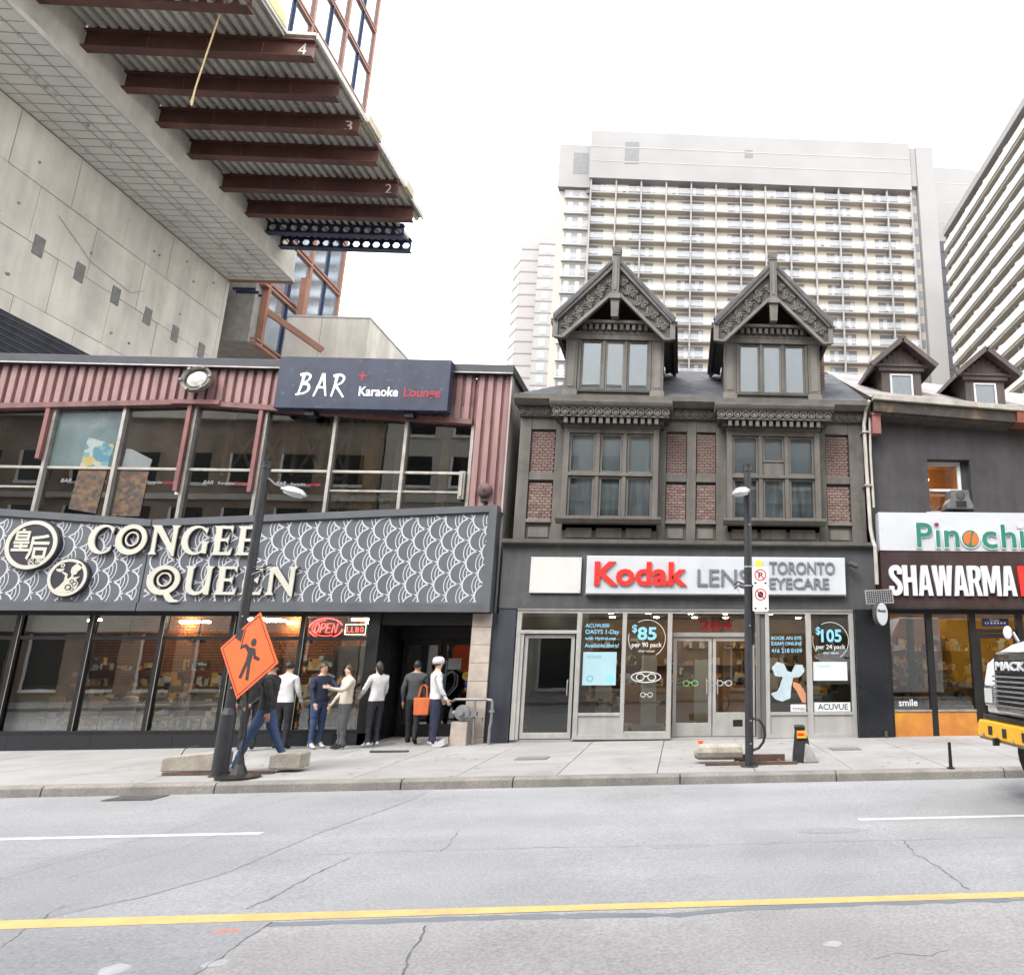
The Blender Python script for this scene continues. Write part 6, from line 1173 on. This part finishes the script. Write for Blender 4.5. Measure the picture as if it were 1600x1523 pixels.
for s_ in (-1, 1):
    y_ = YC+s_*.93; hl = px([(y_-.16, 1.05), (y_+.16, 1.05), (y_+.15, 1.32), (y_-.17, 1.32)], 4.2, 4.27, 'headlight', chrome, tr, .02); px([(y_-.12, 1.09), (y_+.12, 1.09), (y_+.11, 1.28), (y_-.13, 1.28)], 4.185, 4.199, 'lens', MATS['lamp_glass'], hl, .005)
    MB().tube([(4.6, YC+s_*.75, 1.9), (4.56, YC+s_*.8, 2.02), (4.56, YC+s_*.9, 2.06)], .02, 8).build('mirror_stalk', chrome, tr); MB().ell((4.54, YC+s_*.93, 2.03), (.05, .1, .09)).build('hood_mirror', twh, tr, smooth=True)
    for xw in (5.15, 10.2, 11.5):
        wh = MB().lathe([(.28, -.16), (.5, -.16), (.53, -.1), (.53, .1), (.5, .16), (.28, .16)], n=28, ax='y').build('wheel', tyre, tr, loc=(xw, YC+s_*1.02, -.1+.53), smooth=False); MB().lathe([(.27, -.15), (.24, -.06), (.1, -.05), (.09, -.12), (.02, -.12)] if s_ < 0 else [(.27, .15), (.24, .06), (.1, .05), (.09, .12), (.02, .12)], n=20, ax='y').build('rim', chrome, wh, loc=(xw, YC+s_*1.02, .43))
for y_ in (YC-1.05, YC-.5, YC+.1, YC+.58, YC+1.0): MB().lathe([(.025, 0), (.025, -.012)], n=8, ax='x').build('bolt', chrome, bp, loc=(4.119, y_, .67))
for s_ in (-1, 1):
    B('tow_hook', black_fr, bp, (4.05, 4.119, YC+s_*.55-.03, YC+s_*.55+.03, .58, .67)); B('marker_lamp', mat('amber_lens', (.7, .25, .02), .3), tr, (4.3, 4.36, YC+s_*1.21-.02, YC+s_*1.21+.02, 1.35, 1.42)); B('hood_vent', black_fr, tr, (5.0, 5.5, YC+s_*.9-.03, YC+s_*.9+.03, 1.7, 1.76))
B('number_plate', signw, bp, (4.108, 4.1185, YC-.45, YC-.28, .69, .79)); B('grime', mat('mud', (.2, .17, .13), .95, .3, 9), tr, (4.14, 4.34, YA+.03, YB-.03, .61, .639))
for k in range(-1, 2): MB().ell((6.9, YC+k*.4, 2.98), (.06, .05, .04)).build('roof_lamp', MATS['amber_lens'], tr, smooth=True)
MB().ell((4.5, YC, 2.0), (.06, .035, .05)).build('hood_ornament', chrome, tr, smooth=True)
cabb = MB().prism([(6.2, .7), (8.0, .7), (8.0, 2.95), (6.75, 2.95), (6.25, 2.1)], YA+.1, YB-.1).build('cab', twh, tr, bevel=.04); MB().add([(6.235, YC-.95, 2.12), (6.235, YC+.95, 2.12), (6.7, YC+.85, 2.84), (6.7, YC-.85, 2.84)], [(0, 1, 2, 3)]).build('windscreen', opp_dark, cabb); B('side_window', opp_dark, cabb, (6.8, 7.7, YA+.09, YA+.099, 2.0, 2.75))
B('chassis', black_fr, tr, (4.4, 13, YC-.45, YC+.45, .55, .8)); MB().prism([(8.3, 1.0), (13.2, 1.0), (13.4, 2.9), (8.2, 2.9)], YA+.02, YB-.02).build('dump_box', tyel, tr, bevel=.03)
# ================================================================== PEOPLE
def cloth(name, c, v=.12): return mat(name, c, .85, v, 9, bump=.15, bscale=30)
skin_t = [mat('skin_a', (.5, .3, .21), .55, .06, 9), mat('skin_b', (.36, .2, .13), .55, .06, 9), mat('skin_c', (.58, .38, .28), .55, .06, 9)]
def person(x, y, zg, face, h, lab, top, legs, shoe, skin, hair, stride=0.0, arm=(0, 0), bulk=1.0, hat=None, hairlong=0, bag=None):
    s_ = h/1.74
    V, E, Rd, T = [], [], [], []
    def v(p, r, t, par=None):
        V.append(p); Rd.append(r if isinstance(r, tuple) else (r, r)); T.append(t)
        if par is not None: E.append((par, len(V)-1))
        return len(V)-1
    b = bulk
    pel = v((0, 0, .95), (.145*b, .105*b), 'l'); wa = v((0, .005, 1.08), (.135*b, .1*b), 't', pel); ch = v((0, .01, 1.28), (.158*b, .115*b), 't', wa); ub = v((0, .015, 1.41), (.13*b, .09*b), 't', ch)
    nk = v((0, .01, 1.49), .056, 's', ub); jw = v((0, -.012, 1.565), (.056, .066), 's', nk); hd = v((0, -.005, 1.635), (.07, .086), 's', jw); tp_ = v((0, .0, 1.7), (.052, .064), 's', hd)
    v((0, -.098, 1.617), .011, 's', hd)
    for k in (-1, 1): v((k*.082, .01, 1.625), (.01, .018), 's', hd)
    for k in (-1, 1):
        sw = arm[0] if k < 0 else arm[1]; a = R(sw)
        sh = v((k*.165*b, .015, 1.405), .058*b, 't', ub); el = v((k*.215*b, .015-math.sin(a)*.27, 1.405-math.cos(a)*.27), .044*b, 't', sh); a2 = a+R(22 if sw < 40 else 65)
        wr = v((k*.21*b, .015-math.sin(a)*.27-math.sin(a2)*.24, 1.405-math.cos(a)*.27-math.cos(a2)*.24), .03, 't', el); w0 = Vector(V[wr]); dr = Vector((0, -math.sin(a2), -math.cos(a2))); 
        pm_ = v(tuple(w0+dr*.07), (.022, .034), 's', wr); sd = Vector((0, math.cos(a2), -math.sin(a2)))
        for f_ in range(4):
            base = w0+dr*.095+sd*(.028-.019*f_); l = (.062, .075, .08, .068)[f_]; kn = v(tuple(base+dr*l*.5), .0085, 's', pm_); v(tuple(base+dr*l*.95-Vector((k*.014, 0, 0))), .0075, 's', kn)
        tb = v(tuple(w0+dr*.055-sd*.045), .0105, 's', pm_); v(tuple(w0+dr*.1-sd*.06-Vector((k*.012, 0, 0))), .0085, 's', tb)
        st = stride*k; lk = math.atan2(st, .86)
        hp = v((k*.088*b, .0, .88), .088*b, 'l', pel); kn = v((k*.095, -st*.55-.02, .5), .062*b, 'l', hp)
        back = st < -.05
        an = v((k*.1, -st-(0 if not back else -.03), .1+(.05 if back else 0)), .042, 'l', kn); az = V[an][2]
        v((k*.1, V[an][1]+.055, az-.055), .034, 'f', an); ball = v((k*.105, V[an][1]-.1, (az-.062) if not back else .035), (.042, .03), 'f', an); v((k*.108, V[ball][1]-.075, (V[ball][2]-.004) if not back else .028), (.034, .02), 'f', ball)
    me = bpy.data.meshes.new('body'); me.from_pydata(V, E, []); o = bpy.data.objects.new('body', me); COL.objects.link(o)
    sk = o.modifiers.new('skin', 'SKIN'); sk.use_smooth_shade = True; o.modifiers.new('sub', 'SUBSURF').levels = 2
    if not me.skin_vertices: me.skin_vertices.new()
    for i, r in enumerate(Rd): me.skin_vertices[0].data[i].radius = r; me.skin_vertices[0].data[i].use_root = (i == 0)
    dg = bpy.context.evaluated_depsgraph_get(); bm_ = bpy.data.meshes.new_from_object(o.evaluated_get(dg)); bpy.data.objects.remove(o)
    bb_ = bmesh.new(); bb_.from_mesh(bm_)
    for zc in (.93, 1.475): bmesh.ops.bisect_plane(bb_, geom=bb_.verts[:]+bb_.edges[:]+bb_.faces[:], plane_co=(0, 0, zc), plane_no=(0, 0, 1))
    bb_.to_mesh(bm_); bb_.free()
    mats_ = {'s': 0, 't': 1, 'l': 2, 'f': 3}; bm_.materials.clear()
    for m_ in (skin_t[skin], top, legs, shoe): bm_.materials.append(m_)
    segs = [(Vector(V[a]), Vector(V[c]), T[c], max(Rd[a][0], Rd[c][0])) for a, c in E]
    for p in bm_.polygons:
        c = p.center; best = 9; tt = 't'
        for A, C, tg_, rr in segs:
            d = C-A; u = max(0, min(1, (c-A).dot(d)/d.length_squared)); q = (c-(A+d*u)).length-rr*.5
            if q < best: best = q; tt = tg_
        if tt in 'tl' and c.z > .8: tt = 't' if (c.z > .93 or abs(c.x) > .17*b) else 'l'
        if tt in 'st' and abs(c.x) < .1 and c.z > 1.3: tt = 't' if c.z < 1.475 else 's'
        p.material_index = mats_[tt]; p.use_smooth = True
    cl = set()
    for p in bm_.polygons:
        if p.material_index in (1, 2): cl.update(p.vertices)
    sd_ = Vector((x*3.1, y*2.7, 1.3))
    for i in cl:
        q = bm_.vertices[i]; c = q.co
        w_ = noise.noise(Vector((c.x*9, c.y*9, c.z*16+.5*math.sin(c.x*20)))+sd_)*.013+noise.noise(Vector((c.x*20, c.y*20, c.z*30))+sd_)*.005
        q.co = c+q.normal*(w_+.004)
    M_ = Matrix.Diagonal((s_, s_, s_, 1)); bm_.transform(M_)
    root = thing('person', (x, y, zg), lab, 'person', None, rz=face, local=True)
    bo = link('body', bm_, root)
    hb = MB(); n, m2 = 16, 9; vs = []
    for i in range(m2+1):
        t = math.pi*.62*i/m2
        for k in range(n):
            a = 2*math.pi*k/n; fr = -math.sin(a); tt_ = t*(1.0-.42*max(0, fr))*(1+.25*hairlong*max(0, -fr)); r = 1+random.uniform(-.05, .05)
            vs.append((.084*r*math.sin(tt_)*math.cos(a), .008+.102*r*math.sin(tt_)*math.sin(a), 1.64+.112*r*math.cos(tt_)-(.12*hairlong*max(0, -fr)*i/m2)))
    hb.add(vs, [(i*n+k, i*n+(k+1) % n, (i+1)*n+(k+1) % n, (i+1)*n+k) for i in range(m2) for k in range(n)]); hb.v = [tuple(c*s_ for c in q) for q in hb.v]
    hb.build('hair', hair, root, smooth=True)
    for k in (-1, 1): MB().ell((k*.03*s_, -.083*s_, 1.642*s_), (.011, .007, .007), 8, 6).build('eye', ink, root, smooth=True)
    MB().ell((0, -.079*s_, 1.578*s_), (.022, .008, .005), 8, 6).build('mouth', mat('lip', (.35, .12, .1), .5, 0), root, smooth=True)
    if hat: hat(root, s_)
    return root
hair_k = mat('hair_black', (.012, .01, .01), .5, .2, 30); hair_b = mat('hair_brown', (.05, .028, .015), .5, .2, 30)
white_top = cloth('white_shirt', (.56, .55, .55)); grey_top = cloth('grey_shirt', (.27, .265, .26)); black_top = cloth('black_jacket', (.018, .018, .02)); char_top = cloth('charcoal_coat', (.05, .055, .06)); orange_top = cloth('orange_jacket', (.5, .12, .04)); navy_top = cloth('navy_jacket', (.02, .025, .05))
jean = cloth('blue_jeans', (.035, .06, .13), .2); dark_tr = cloth('dark_trousers', (.018, .019, .024)); grey_tr = cloth('grey_trousers', (.07, .075, .08)); shoe_w = cloth('white_shoe', (.5, .5, .5)); shoe_k = cloth('black_shoe', (.015, .015, .015)); shoe_b = cloth('brown_shoe', (.2, .06, .03))
def white_cap(root, s_):
    c = MB(); c.lathe([(.108, 1.63), (.112, 1.69), (.1, 1.745), (.06, 1.775), (.004, 1.782)], n=20); c.v = [(x*s_, y*1.08*s_+.004, z*s_) for x, y, z in c.v]; o = c.build('cap', white_top, root, smooth=True)
    q = MB(); q.prism([(-.075, -.07), (-.05, -.17), (0, -.19), (.05, -.17), (.075, -.07)], 1.66, 1.672, 'z'); q.v = [(a*s_, b_*s_, c_*s_) for a, b_, c_ in q.v]; q.build('brim', cloth('cap_blue', (.04, .07, .25)), root)
person(-6.75, 12.7, gz(-6.5), R(-82), 1.74, 'person in black jacket and blue jeans striding past the flared lamp base', black_top, jean, shoe_w, 1, hair_k, stride=.3, arm=(28, -22), bulk=1.12)
person(-7.95, 15.6, -.07, R(170), 1.7, 'person in white shirt and dark trousers at the window left of the neon', white_top, dark_tr, shoe_k, 2, hair_k, arm=(12, 20), bulk=1.08)
person(-7.35, 15.75, -.06, R(62), 1.66, 'person in navy jacket with long brown hair under the oval neon sign', navy_top, jean, shoe_w, 0, hair_b, arm=(8, 50), bulk=1.1, hairlong=1)
person(-6.25, 15.8, -.05, R(-125), 1.68, 'person in white shirt leaning at the restaurant door post', white_top, dark_tr, shoe_w, 0, hair_k, arm=(10, 25), bulk=1.05, hairlong=1)
person(-5.62, 16.2, -.05, R(185), 1.7, 'person in charcoal coat going into the restaurant doorway', char_top, dark_tr, shoe_k, 1, hair_k, stride=.12, arm=(10, -10), bulk=1.1)
person(-5.08, 15.85, -.05, R(120), 1.74, 'person in white shirt and white cap nearest the gas meter', white_top, navy_top, shoe_w, 2, hair_b, arm=(10, 10), bulk=1.08, hat=white_cap)
person(-8.5, 15.45, -.07, R(215), 1.72, 'person in black jacket just right of the orange sign by the glass', black_top, dark_tr, shoe_k, 0, hair_b, arm=(14, 8), bulk=1.12)
person(-6.75, 15.55, -.06, R(-50), 1.63, 'person in cream coat beside the restaurant corner post', cloth('cream_coat', (.48, .43, .36)), grey_tr, shoe_k, 2, hair_b, arm=(12, 40), bulk=1.15, hairlong=1)
ob_ = thing('tote_bag', (-5.4, 15.95, .55), 'orange tote bag hanging by the person in the charcoal coat', 'bag'); MB().prism([(-5.52, .55), (-5.22, .55), (-5.2, .9), (-5.54, .9)], 15.9, 15.99).build('bag', orange_top, ob_, bevel=.02)
for k in (15.91, 15.98): MB().tube([(-5.46, k, .9), (-5.42, k, 1.12), (-5.36, k, 1.16), (-5.3, k, 1.1), (-5.28, k, .9)], .01, 6).build('strap', orange_top, ob_)
bk2 = thing('backpack', (-4.9, 15.9, 1.0), 'dark navy backpack on the person in the white cap', 'backpack'); MM = Matrix.Translation((-4.93, 15.96, 1.15)) @ Matrix.Rotation(R(120), 4, 'Z')
MB().box(-.15, .15, .02, .17, -.24, .24).xf(MM).build('pack', navy_top, bk2, bevel=.06); MB().box(-.11, .11, .17, .22, -.2, .02).xf(MM).build('pocket', black_top, bk2, bevel=.03)
for k in (-1, 1): MB().tube([(k*.1, .03, .2), (k*.11, -.1, .27), (k*.12, -.2, .18), (k*.12, -.2, -.02), (k*.13, -.05, -.2), (k*.12, .04, -.2)], .014, 6).xf(MM).build('strap', black_top, bk2)


for o in bpy.data.objects:
    if '_local' in o: del o['_local']
